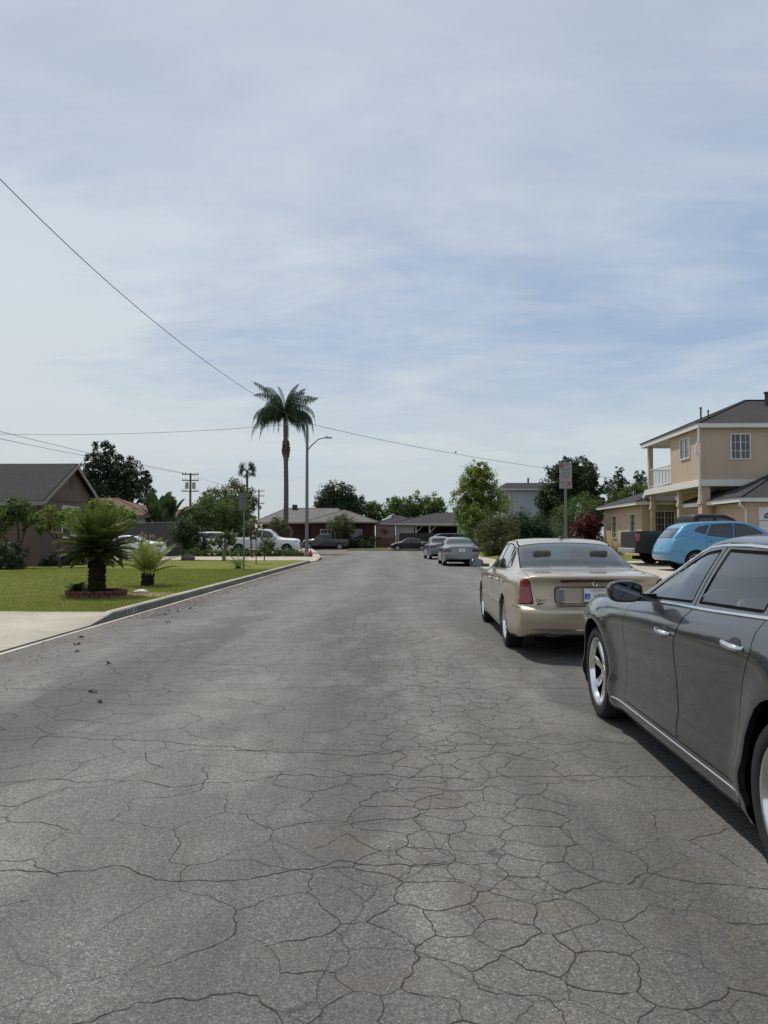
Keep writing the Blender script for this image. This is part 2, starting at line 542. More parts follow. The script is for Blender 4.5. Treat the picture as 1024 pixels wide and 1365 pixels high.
    def cut(s, poly, ax=(1, 2), filt=None):
        """slice the shell along a polygon seen along one axis; gives the faces inside"""
        a, b = ax
        pminx = min(p[0] for p in poly); pmaxx = max(p[0] for p in poly); pminy = min(p[1] for p in poly); pmaxy = max(p[1] for p in poly)
        cand = [f for f in s.faces if not (f.bb[a+3] < pminx or f.bb[a] > pmaxx or f.bb[b+3] < pminy or f.bb[b] > pmaxy) and (not filt or filt(f))]
        new = []; n = len(poly); dead = set()
        for i in range(n):
            p, q = poly[i], poly[(i+1) % n]
            nx, ny = -(q[1]-p[1]), q[0]-p[0]
            ln = math.hypot(nx, ny)
            if ln < 1e-6: continue
            nx /= ln; ny /= ln
            e = .004
            x0, x1 = min(p[0], q[0])-e, max(p[0], q[0])+e; y0, y1 = min(p[1], q[1])-e, max(p[1], q[1])+e
            nxt = []
            for f in cand:
                bb = f.bb
                if bb[a+3] < x0 or bb[a] > x1 or bb[b+3] < y0 or bb[b] > y1: nxt.append(f); continue
                ds = [(v[a]-p[0])*nx + (v[b]-p[1])*ny for v in f.v]
                if min(ds) > -2e-5 or max(ds) < 2e-5: nxt.append(f); continue
                A = []; B = []; k = len(ds)
                for j in range(k):
                    v, d = f.v[j], ds[j]; w, e2 = f.v[(j+1) % k], ds[(j+1) % k]
                    if d >= 0: A.append(v)
                    if d <= 0: B.append(v)
                    if (d > 0 and e2 < 0) or (d < 0 and e2 > 0):
                        t = d/(d-e2); m = (v[0]+(w[0]-v[0])*t, v[1]+(w[1]-v[1])*t, v[2]+(w[2]-v[2])*t)
                        A.append(m); B.append(m)
                f.is_valid = False
                for P_ in (A, B):
                    if len(P_) >= 3: nxt.append(Face(P_, f.material_index, f.normal))
            cand = nxt
        s.faces = [f for f in s.faces if f.is_valid]
        known = set(map(id, s.faces))
        s.faces += [f for f in cand if id(f) not in known]
        return [f for f in cand if in_poly(f.c[a], f.c[b], poly)]
    def take(s, faces, name, mats, parent=None, push=0.0, thick=0.0, keep_mi=False):
        """turn faces of the shell into a part of its own"""
        vm = {}; V = []; Fc = []; nrm = []; mi = []
        for f in faces:
            q = []
            for vv in f.v:
                v = (round(vv[0], 5), round(vv[1], 5), round(vv[2], 5))
                if v not in vm:
                    nn = s.normal_at(Vector(vv))
                    vm[v] = len(V); V.append(Vector(vv) + nn*push); nrm.append(nn)
                if vm[v] not in q: q.append(vm[v])
            if len(q) < 3: continue
            Fc.append(q); mi.append(f.material_index if keep_mi else 0)
        nf = len(Fc)
        if thick:
            from collections import Counter
            ec = Counter()
            for q in Fc:
                for i in range(len(q)): ec[tuple(sorted((q[i], q[(i+1) % len(q)])))] += 1
            n0 = len(V)
            for i in range(n0): V.append(V[i] - nrm[i]*thick); nrm.append(nrm[i])
            for q in list(Fc):
                for i in range(len(q)):
                    a, b = q[i], q[(i+1) % len(q)]
                    if ec[tuple(sorted((a, b)))] == 1: Fc.append([b, a, a+n0, b+n0]); mi.append(0)
        me = bpy.data.meshes.new(name); me.from_pydata([tuple(v) for v in V], [], Fc)
        mats = mats if isinstance(mats, (list, tuple)) else [mats]
        for m in mats: me.materials.append(m)
        me.polygons.foreach_set('material_index', mi)
        me.polygons.foreach_set('use_smooth', [True]*nf + [False]*(len(Fc)-nf))
        me.update()
        if len(me.polygons) == len(Fc):
            me.normals_split_custom_set_from_vertices([tuple(n) for n in nrm]) if not thick else None
        o = link(name, me, parent or s.root)
        return o
    def remove(s, faces):
        for f in faces: f.is_valid = False
        s.faces = [f for f in s.faces if f.is_valid]
    def part(s, poly, name, mats, ax=(1, 2), filt=None, parent=None, seam=.004, push=0, thick=0, round_=0, keep=False, strip=None):
        """cut a panel out of the shell; a dark gap stays round it"""
        if round_: poly = rounded(poly, round_)
        out = s.cut(poly, ax, filt)
        if seam:
            inner = s.cut(inset(poly, seam), ax, filt)
            ins = set(map(id, inner))
            for f in s.faces:
                if id(f) in ins: continue
                c = f.c
                if in_poly(c[ax[0]], c[ax[1]], poly) and (not filt or filt(f)): f.material_index = 1
            out = inner
        if not out: return None
        o = s.take(out, name, mats, parent, push, thick, keep_mi=keep)
        s.remove(out)
        return o
    def hit(s, a, b, axis, sign):
        """point on the shell seen along an axis"""
        if axis == 0: o = Vector((3*sign, a, b)); d = Vector((-sign, 0, 0))
        elif axis == 1: o = Vector((a, 5*sign, b)); d = Vector((0, -sign, 0))
        else: o = Vector((a, b, 5)); d = Vector((0, 0, -1))
        loc, nr, i, dist = s.bvh.ray_cast(o, d)
        if loc is None: return None, None
        return loc, s.normal_at(loc)
    def ribbon(s, pts, axis, sign, width, proud, name, mat, parent=None, step=.04):
        dense = []
        for p, q in zip(pts[:-1], pts[1:]):
            n = max(1, int((Vector(q)-Vector(p)).length/step))
            for i in range(n): dense.append(tuple(Vector(p).lerp(Vector(q), i/n)))
        dense.append(pts[-1])
        P3 = []
        for p in dense:
            l, n_ = s.hit(p[0], p[1], axis, sign)
            if l is not None: P3.append((l, n_))
        mb = MB(); vs = []; fs = []
        for i, (l, n_) in enumerate(P3):
            d = (P3[min(i+1, len(P3)-1)][0] - P3[max(i-1, 0)][0]).normalized()
            w = d.cross(n_).normalized()
            for u, h in ((-.5, -.003), (-.5, .5), (-.25, 1), (.25, 1), (.5, .5), (.5, -.003)):
                vs.append(l + w*width*u + n_*(proud*h if h > 0 else -.004))
        for i in range(len(P3)-1):
            for k in range(5): fs.append((i*6+k, i*6+k+1, (i+1)*6+k+1, (i+1)*6+k))
        fs.append((0, 1, 2, 3, 4, 5)); b = (len(P3)-1)*6; fs.append((b+5, b+4, b+3, b+2, b+1, b))
        mb.add(vs, fs)
        return mb.build(name, mat, parent or s.root, smooth='auto')
    def arches(s):
        sp = s.sp
        for cy in sp['axles']:
            poly = arc_poly(cy, sp['wheel_r'] + sp.get('arch_dz', .0), sp['arch_r'])
            fs = s.cut(poly, (1, 2), lambda f: abs(f.calc_center_median().x) > .45)
            fs = [f for f in fs if abs(f.calc_center_median().x) > .48]
            s.remove(fs)
            for sg in (-1, 1):
                mb = MB(); r = sp['arch_r']; W = s.wm(cy)
                prof = []
                n = 20; vs = []; fc = []; last = W-.08
                zc = sp['wheel_r'] + sp.get('arch_dz', 0)
                a0 = math.asin(max(-.95, min(.3, (s.bot(cy+r*.9) + .07 - zc)/r))); a1 = PI - math.asin(max(-.95, min(.3, (s.bot(cy-r*.9) + .07 - zc)/r)))
                for i in range(n+1):
                    a = a0 + (a1-a0)*i/n
                    y = cy + r*math.cos(a); z = sp['wheel_r'] + sp.get('arch_dz', 0) + r*math.sin(a)
                    l, nn = s.hit(y, min(z, 2), 0, sg)
                    xo = abs(l.x) if l is not None else W
                    if l is None: xo = last
                    last = xo
                    rr = r + .03
                    y2 = cy + rr*math.cos(a); z2 = sp['wheel_r'] + sp.get('arch_dz', 0) + rr*math.sin(a)
                    vs += [(sg*(xo-.002), y, z), (sg*(xo-.03), y, z), (sg*(xo-.035), y2, z2), (sg*.45, y2, z2)]
                for i in range(n):
                    for k in range(3): fc.append((i*4+k, i*4+k+1, (i+1)*4+k+1, (i+1)*4+k))
                mb.add(vs, fc)
                # back wall of the wheel well
                m = len(mb.v)
                mb.v.append((sg*.45, cy, sp['wheel_r'])); mb.f += [(m, i*4+3, (i+1)*4+3) for i in range(n)]; mb.mi += [0]*n
                mi = [0 if k % 3 == 0 else 1 for i in range(n) for k in range(3)] + [1]*n
                mb.mi = mi
                mb.build('wheel_well', [s.sp['paint'], M_dark], s.root, smooth='auto')
    def finish_body(s):
        for f in s.faces:
            if f.normal.z < -.75 and f.calc_center_median().z < .5: f.material_index = 1
        o = s.take(s.faces, 'body', [s.sp['paint'], M_seam], keep_mi=True)
        s.body = o
        return o

_wheel_cache = {}
def wheel(car, x, y, side, style='seven', detail=True):
    sp = car.sp; r = sp['wheel_r']; w = sp.get('tyre_w', .225); rim_r = sp.get('rim_r', r*.68)
    key = (round(r, 3), style, round(rim_r, 3), side, sp.get('rim_mat', M_alu).name)
    if key not in _wheel_cache:
        n = 48 if detail else 24
        hub = MB(); hw = w/2
        hub.lathe([(0, .02), (.06, .03), (.16 if detail else rim_r*.8, .0), (rim_r*.93, -.02), (rim_r*.93, -.1), (0, -.1)], 'X', n=n)
        hub.lathe([(rim_r-.026, hw*.59), (rim_r-.03, hw*.3), (rim_r-.03, -hw*.7), (rim_r-.02, -hw*.7)], 'X', n=n)
        h = hub.build('wheel', M_dark, None, smooth='auto')
        t = MB(); hw = w/2
        t.lathe([(rim_r-.012, -hw*.8), (rim_r+.01, -hw*.95), (rim_r+.05, -hw), (r-.03, -hw*.97), (r-.006, -hw*.75), (r, -hw*.4), (r, hw*.4), (r-.006, hw*.75), (r-.03, hw*.97), (rim_r+.05, hw), (rim_r+.028, hw*1.0), (rim_r+.01, hw*.95), (rim_r-.012, hw*.8)], 'X', n=n, close=True)
        t.build('tyre', M_black, h, smooth='auto')
        m = MB(); sc = rim_r
        # outer lip and barrel
        m.lathe([(sc-.004, hw*.86), (sc+.008, hw*.93), (sc-.006, hw*.9), (sc-.020, hw*.74), (sc-.026, hw*.60)], 'X', n=n)
        nsp = {'seven': 7, 'five': 5, 'ten': 10, 'cover': 12}.get(style, 7)
        for k in range(nsp):
            a = 2*PI*k/nsp + .2
            ca, sa = math.cos(a), math.sin(a)
            rows = [(.045, .052, .060), (sc*.35, .036, .058), (sc*.62, .034, .070), (sc*.86, .046, .078), (sc-.012, .056, .070)]
            k_ = .8 if nsp <= 7 else .55
            vs = []; fs = []
            for (rr, hwid, xx) in rows:
                hwid *= k_*(sc/.25); xx = xx*hw/.1125*.95
                for u, dx in ((-1, -.02), (-.72, 0), (.72, 0), (1, -.02)):
                    px, py = rr, u*hwid
                    vs.append((xx + dx, px*ca - py*sa, px*sa + py*ca))
            for i in range(len(rows)-1):
                for j in range(3): fs.append((i*4+j, i*4+j+1, (i+1)*4+j+1, (i+1)*4+j))
            m.add(vs, fs)
        m.lathe([(0, .072), (.03, .072), (.045, .066), (.07, .052), (.075, .03)], 'X', n=24)
        if detail:
            for k in range(5):
                a = 2*PI*k/5
                m.lathe([(0, .062), (.009, .061), (.01, .04)], 'X', (0, .056*math.cos(a), .056*math.sin(a)), n=8)
        m.build('rim', sp.get('rim_mat', M_alu), h, smooth='auto')
        if detail:
            d = MB(); d.lathe([(.06, .028), (.15, .028), (.152, .018), (.06, .018)], 'X', n=32, close=True)
            d.build('brake_disc', M_steel, h, smooth='auto')
        _wheel_cache[key] = h
        h.parent = car.root
    else:
        h = copy_tree(_wheel_cache[key], car.root)
    h.parent = car.root
    h.location = (x, y, r)
    h.rotation_euler = (0, 0, 0 if side > 0 else PI)
    return h

def plate(car, x, z, y, text, ang=0, front=False, parent=None, blue=False):
    mb = MB(); mb.box(-.152, .152, -.006, .0, -.076, .076)
    o = mb.build('licence_plate', M_plate, parent or car.root, bevel=.002)
    o.location = (x, y, z); o.rotation_euler = (ang, 0, PI if front else 0)
    t = text_mesh('plate_number', text, .078, M_ink, o, .0008)
    t.rotation_euler = (PI/2, 0, 0); t.location = (.02 if blue else 0, -.0075, -.012)
    t2 = text_mesh('plate_state', 'CALIFORNIA', .026, plain('plate_red', (.45, .02, .03), .5), o, .0008)
    t2.rotation_euler = (PI/2, 0, 0); t2.location = (0, -.0075, .055)
    if blue:
        t.scale = (.9, 1, 1); t.location.x = .035
        b = MB(); b.box(-.145, -.085, -.0085, -.006, -.045, .02); b.build('blue_panel', M_blue, o)
        w = MB()
        w.lathe([(.007, -.001), (.007, .001), (0, .001)], 'Y', (-.117, -.0095, .012), n=10)
        w.tube([(-.128+.014*math.cos(a*PI/8)+.01, -.0095, -.024+.014*math.sin(a*PI/8)) for a in range(9, 19)], .0022, 5)
        w.bar((-.117, -.0095, .006), (-.116, -.0095, -.014), .004); w.bar((-.116, -.0095, -.014), (-.104, -.0095, -.014), .004); w.bar((-.104, -.0095, -.014), (-.099, -.0095, -.032), .004)
        w.build('wheelchair_symbol', M_plate, o)
    return o

def interior(car, fy, ry, w=.6, mat=None, zf=.32, belt=.95, tall=0, wheel_side=-1):
    """seats, dash and steering wheel seen through the glass"""
    mat = mat or M_interior
    b = MB(); b.box(-w-.12, w+.12, ry-.5, fy+.75, .16, .3)
    b.build('cabin_floor', M_trimblack, car.root)
    def seat(x, y, wd, name='seat'):
        m = MB()
        m.obox((x, y, zf+.12), (wd, .5, .16))
        m.obox((x, y-.28, zf+.48), (wd*.95, .13, .62), rx=-.22)
        o = m.build(name, mat, car.root, bevel=.04)
        for hx in ((0,) if wd < .8 else (-.38, .38)):
            h = MB(); h.obox((x+hx, y-.40, zf+.87), (.25, .09, .17), rx=-.15); h.build('headrest', mat, o, bevel=.035)
    seat(-w*.58, fy-.35, .5); seat(w*.58, fy-.35, .5); seat(0, ry, w*1.9)
    d = MB(); d.obox((0, fy+.5, belt-.16), (w*2.3, .5, .26)); d.build('dashboard', M_trimblack, car.root, bevel=.05)
    s = MB(); pts = []
    for k in range(25):
        a = 2*PI*k/24; pts.append((wheel_side*.36 + .18*math.cos(a), .18*math.sin(a)*.35, .18*math.sin(a)*.94))
    s.tube([(p[0], fy+.15+p[1], belt-.03+p[2]) for p in pts], .014, 6)
    s.bar((wheel_side*.36-.17, fy+.15, belt-.03), (wheel_side*.36+.17, fy+.15, belt-.03), .03, .012)
    s.bar((wheel_side*.36, fy+.1, belt-.19), (wheel_side*.36, fy+.15, belt-.02), .03, .012)
    s.build('steering_wheel', M_trimblack, car.root, smooth=True)

def side_mirror(car, x, y, z, sg, mat, size=(.23, .10, .145)):
    m = MB(); w, d, h = size
    vs = []; fs = []
    n = 20
    prof = [(-.5, .86), (-.42, .97), (-.2, 1.0), (.15, .95), (.35, .8), (.47, .5), (.5, .05)]
    for (t, k) in prof:
        for i in range(n):
            a = 2*PI*i/n
            cx = abs(math.cos(a))**.7*math.copysign(1, math.cos(a)); cz = abs(math.sin(a))**.7*math.copysign(1, math.sin(a))
            vs.append((x + sg*w/2 + cx*k*w/2, y + t*d*1.6, z + cz*k*h/2))
    K = len(prof)
    for i in range(K-1):
        for j in range(n): fs.append((i*n+j, i*n+(j+1) % n, (i+1)*n+(j+1) % n, (i+1)*n+j))
    fs.append(tuple(range(n))); fs.append(tuple((K-1)*n+j for j in range(n)))
    m.add(vs, fs)
    m.obox((x - sg*.03, y+.01, z - h*.28), (.14, .06, .05))
    o = m.build('side_mirror', mat, car.root, smooth='auto')
    g = MB(); vs = [(x + sg*w/2 + abs(math.cos(2*PI*i/n))**.7*math.copysign(1, math.cos(2*PI*i/n))*.40*w, y - .5*d*1.6 - .003, z + abs(math.sin(2*PI*i/n))**.7*math.copysign(1, math.sin(2*PI*i/n))*.39*h) for i in range(n)]
    g.add(vs, [tuple(range(n))])
    g.build('mirror_glass', M_mirror, o, fix=False)
    return o
def door_handle(car, y, z, sg, mat, parent, L=.2):
    l, n_ = car.hit(y, z, 0, sg)
    if l is None: return
    m = MB(); x = l.x
    # scooped cup behind the grip
    pts = []
    for i in range(9):
        t = i/8
        bulge = .034*math.sin(PI*t)**.5 if 0 < t < 1 else 0
        pts.append((x + sg*(.004 + bulge), y + L*(.5-t), z - .012*(t-.5)))
    m.tube(pts, [.008, .014, .016, .017, .017, .017, .017, .015, .010], 8)
    # flatten the grip vertically a little
    o = m.build('handle', mat, parent, smooth=True)
    c = MB(); nn = 16
    vs = [(x + sg*.0025, y + L*.02 + math.cos(2*PI*i/nn)*L*.36, z + .002 + math.sin(2*PI*i/nn)*.034) for i in range(nn)]
    vs = []
    for i in range(nn):
        yy = y + math.cos(2*PI*i/nn)*L*.33; zz = z + math.sin(2*PI*i/nn)*.036
        h, n2 = car.hit(yy, zz, 0, sg)
        vs.append(h + n2*.0025)
    c.add(vs, [tuple(range(nn))]); c.build('handle_cup', M_trimblack, parent, fix=False)
    return o
# ------------------------------------------------------------------ the parked vehicles
def side_f(sg, lim=.42, nx=0):
    return lambda f: f.calc_center_median().x*sg > lim and (abs(f.normal.x) > nx)
def top_f(zmin, nz=.08): return lambda f: f.normal.z > nz and f.calc_center_median().z > zmin
def rear_f(ymax): return lambda f: f.calc_center_median().y < ymax and f.normal.z < .8
def front_f(ymin): return lambda f: f.calc_center_median().y > ymin and f.normal.z < .8
def mir(poly): return [(-x, z) for x, z in poly]

def build_car(sp, root):
    c = Car(sp, root); paint = sp['paint']; G = sp['glass']
    both = [paint, M_seam]
    # glass
    pend = []
    for sg in (-1, 1):
        for i, w in enumerate(sp['side_windows']):
            o = c.part(w['poly'], 'window', G, (1, 2), side_f(sg, .35, .2), seam=w.get('seam', .014), push=-.004, round_=w.get('r', .03))
            pend.append((sg, i, o))
    if 'windshield' in sp:
        c.part(sp['windshield'], 'windscreen', G, (0, 1), top_f(sp['glass_z']), seam=.012, push=-.002, round_=.05)
    if 'backlight' in sp:
        c.part(sp['backlight'], 'rear_window', G, sp.get('bl_ax', (0, 1)), top_f(sp['glass_z'], sp.get('bl_nz', .08)) if sp.get('bl_ax', (0, 1)) == (0, 1) else rear_f(sp['bl_y']), seam=.014, push=-.002, round_=sp.get('bl_r', .06))
    c.arches()
    # lamps and rear / front details
    for d in sp.get('rear', []):
        c.part(d['poly'], d['name'], d['mat'], (0, 2), rear_f(d.get('y', c.y0+.35)), seam=d.get('seam', .006), push=d.get('push', .004), thick=d.get('thick', .02), round_=d.get('r', .02))
    for d in sp.get('front', []):
        c.part(d['poly'], d['name'], d['mat'], (0, 2), front_f(d.get('y', c.y1-.35)), seam=d.get('seam', .006), push=d.get('push', .004), thick=d.get('thick', .02), round_=d.get('r', .02))
    for d in sp.get('top_parts', []):
        c.part(d['poly'], d['name'], d.get('mat', both), (0, 1), top_f(d.get('z', .6), d.get('nz', .3)), seam=d.get('seam', .005), push=0, round_=d.get('r', .03), keep=True)
    doors = {}
    for sg in (-1, 1):
        for j, d in enumerate(sp.get('doors', [])):
            o = c.part(d['poly'], 'door', both, (1, 2), side_f(sg, .45), seam=.0075, round_=d.get('r', .05), keep=True)
            doors[(sg, j)] = o
            if o and 'handle' in d:
                door_handle(c, d['handle'][0], d['handle'][1], sg, sp.get('handle_mat', paint), o)
    for sg, i, o in pend:
        j = sp['side_windows'][i].get('door')
        if j is not None and o and doors.get((sg, j)): o.parent = doors[(sg, j)]
    body = c.finish_body()
    # trim
    for sg in (-1, 1):
        for t in sp.get('trim', []):
            c.ribbon(t['pts'], 0, sg, t['w'], t['h'], t['name'], t['mat'])
        if 'mirror' in sp:
            mx, my, mz = sp['mirror']
            side_mirror(c, sg*mx, my, mz, sg, sp.get('mirror_mat', paint), sp.get('mirror_size', (.23, .10, .145)))
    for cy in sp['axles']:
        for sg in (-1, 1):
            wheel(c, sg*(sp['track']), cy, sg, sp.get('rim', 'seven'), sp.get('detail', False))
    # dark pan under the car
    mb = MB(); mb.box(-.62, .62, c.y0+.35, c.y1-.35, sp['under'], sp['under']+.12)
    for cy in sp['axles']: mb.tube([(-.7, cy, sp['wheel_r']), (.7, cy, sp['wheel_r'])], .04, 8)
    mb.build('underbody', M_dark, root)
    if sp.get('interior'):
        interior(c, *sp['interior'])
    return c

def sc(keys, k, dz=0): return [(a*k, b) for a, b in keys]

# dark grey saloon beside the camera ------------------------------------------------
P_grey = paint_mat('grey_metallic_paint', (.030, .033, .037), .55, .28, .035)
P_gold = paint_mat('champagne_paint', (.40, .335, .245), .5, .32, .05)
P_silver = paint_mat('silver_paint', (.165, .175, .19), .55, .32, .06)
P_silver2 = paint_mat('light_silver_paint', (.12, .125, .13), .55, .32, .06)
P_black = paint_mat('black_paint', (.004, .004, .005), 0, .55, .02, 0)
P_white = paint_mat('white_car_paint', (.68, .69, .69), 0, .3, .06)
P_bluecar = paint_mat('light_blue_paint', (.060, .215, .37), .35, .32, .04)
P_char = paint_mat('charcoal_paint', (.018, .019, .022), .3, .34, .10)

def spec_grey():
    ax = 1.525; wr = .368
    return dict(paint=P_grey, glass=M_glass_car, ends=(-2.62, 2.42), axles=(-ax, ax), wheel_r=wr, arch_r=.415, arch_dz=.01, tyre_w=.245, rim_r=.262, track=.815,
        rim='seven', rim_mat=M_chrome, detail=True, stations=150, flare=.026, under=.17,
        top=[(-2.62, .98), (-2.5, 1.06), (-2.1, 1.115), (-1.78, 1.14), (-1.6, 1.17), (-1.05, 1.405), (-.55, 1.475), (-.2, 1.483), (.02, 1.455), (.2, 1.385), (.85, 1.085), (.98, 1.035), (1.5, 1.01), (2.1, .95), (2.33, .87), (2.42, .75)],
        belt=[(-2.62, .90), (-2.3, 1.02), (-1.6, 1.07), (-.3, 1.045), (.6, 1.005), (1.0, .985), (1.6, .955), (2.1, .90), (2.42, .68)],
        bot=[(-2.62, .34), (-2.2, .22), (-1.1, .17), (1.1, .17), (2.2, .2), (2.42, .28)],
        wmax=[(-2.62, .84), (-2.2, .915), (-1.5, .945), (-.9, .935), (.8, .935), (1.5, .945), (2.1, .92), (2.42, .84)],
        wbelt=[(-2.62, .74), (-2.2, .82), (-1.5, .85), (-.3, .858), (.6, .853), (1.0, .85), (1.6, .855), (2.1, .84), (2.42, .74)],
        wedge=[(-2.62, .64), (-2.2, .68), (-1.75, .66), (-1.1, .60), (-.3, .615), (.05, .61), (.85, .74), (1.1, .72), (2.0, .68), (2.42, .6)],
        drop=[(-2.62, .03), (-1.7, .03), (-1.1, .07), (-.3, .085), (.05, .07), (.85, .04), (1.5, .035), (2.42, .05)],
        side=[(0, -.05), (.05, -.028), (.11, -.022), (.16, -.004), (.22, -.002), (.34, -.022), (.5, -.022), (.68, -.004), (.80, .0), (.88, -.014), (.95, -.042), (1, -.085)],
        bulge=.012,
        rear_prof=[(.2, .05), (.35, .0), (.6, .01), (.75, .06), (1.0, .05), (1.1, .0)], front_prof=[(.2, .06), (.4, 0), (.6, .02), (.9, .06)], bow=(.16, .2), warp=(.6, .6),
        glass_z=.99,
        side_windows=[
            dict(poly=[(.655, 1.035), (.44, 1.185), (.20, 1.305), (.0, 1.362), (-.205, 1.382), (-.285, 1.075)], door=0, seam=.016, r=.02),
            dict(poly=[(-.365, 1.08), (-.292, 1.384), (-.72, 1.378), (-.98, 1.335), (-1.10, 1.10)], door=1, seam=.016, r=.02),
            dict(poly=[(-1.15, 1.105), (-1.045, 1.315), (-1.24, 1.23), (-1.40, 1.125)], seam=.012, r=.015)],
        windshield=[(-.70, .84), (-.4, .91), (0, .94), (.4, .91), (.70, .84), (.545, .10), (0, .14), (-.545, .10)],
        backlight=[(-.60, -1.70), (.60, -1.70), (.50, -1.02), (-.50, -1.02)],
        doors=[dict(poly=[(.745, .30), (.76, .62), (.78, .9), (.74, 1.0), (.50, 1.20), (.22, 1.345), (-.02, 1.40), (-.232, 1.42), (-.335, 1.05), (-.235, .86), (-.225, .60), (-.27, .30)], handle=(-.085, .892), r=.03),
               dict(poly=[(-.275, .30), (-.23, .60), (-.24, .86), (-.34, 1.05), (-.237, 1.42), (-.74, 1.41), (-1.01, 1.365), (-1.16, 1.09), (-1.20, .93), (-1.13, .80), (-1.05, .62), (-1.02, .42), (-1.04, .30)], handle=(-1.02+.0, .945), r=.03)],
        handle_mat=M_chrome,
        trim=[dict(pts=[(.70, 1.022), (.3, 1.032), (-.1, 1.047), (-.6, 1.062), (-1.1, 1.082), (-1.42, 1.098)], w=.020, h=.007, name='belt_trim', mat=M_chrome),
              dict(pts=[(.70, 1.055), (.52, 1.175), (.30, 1.292), (.14, 1.358), (0, 1.386), (-.2, 1.402), (-.5, 1.405), (-.75, 1.396), (-1.0, 1.350), (-1.2, 1.27), (-1.42, 1.14)], w=.020, h=.006, name='window_trim', mat=M_chrome),
              dict(pts=[(1.06, .262), (-1.06, .262)], w=.012, h=.006, name='sill_trim', mat=M_chrome)],
        rear=[dict(name='tail_lamp', poly=[(.60, .70), (.95, .70), (.95, 1.0), (.62, 1.0)], mat=M_red_lens), dict(name='tail_lamp', poly=mir([(.60, .70), (.95, .70), (.95, 1.0), (.62, 1.0)])[::-1], mat=M_red_lens)],
        front=[dict(name='headlamp', poly=[(.52, .64), (.95, .66), (.95, .82), (.55, .84)], mat=M_clear_lens), dict(name='headlamp', poly=mir([(.52, .64), (.95, .66), (.95, .82), (.55, .84)])[::-1], mat=M_clear_lens),
               dict(name='grille', poly=[(-.42, .42), (.42, .42), (.46, .80), (-.46, .80)], mat=M_trimblack)],
        top_parts=[dict(name='hood', poly=[(-.78, 1.02), (0, 1.06), (.78, 1.02), (.74, 2.1), (0, 2.28), (-.74, 2.1)])],
        mirror=(.925, .385, 1.095), mirror_mat=M_gloss_black, mirror_size=(.225, .085, .145),
        interior=(.28, -1.02, .60, M_interior))
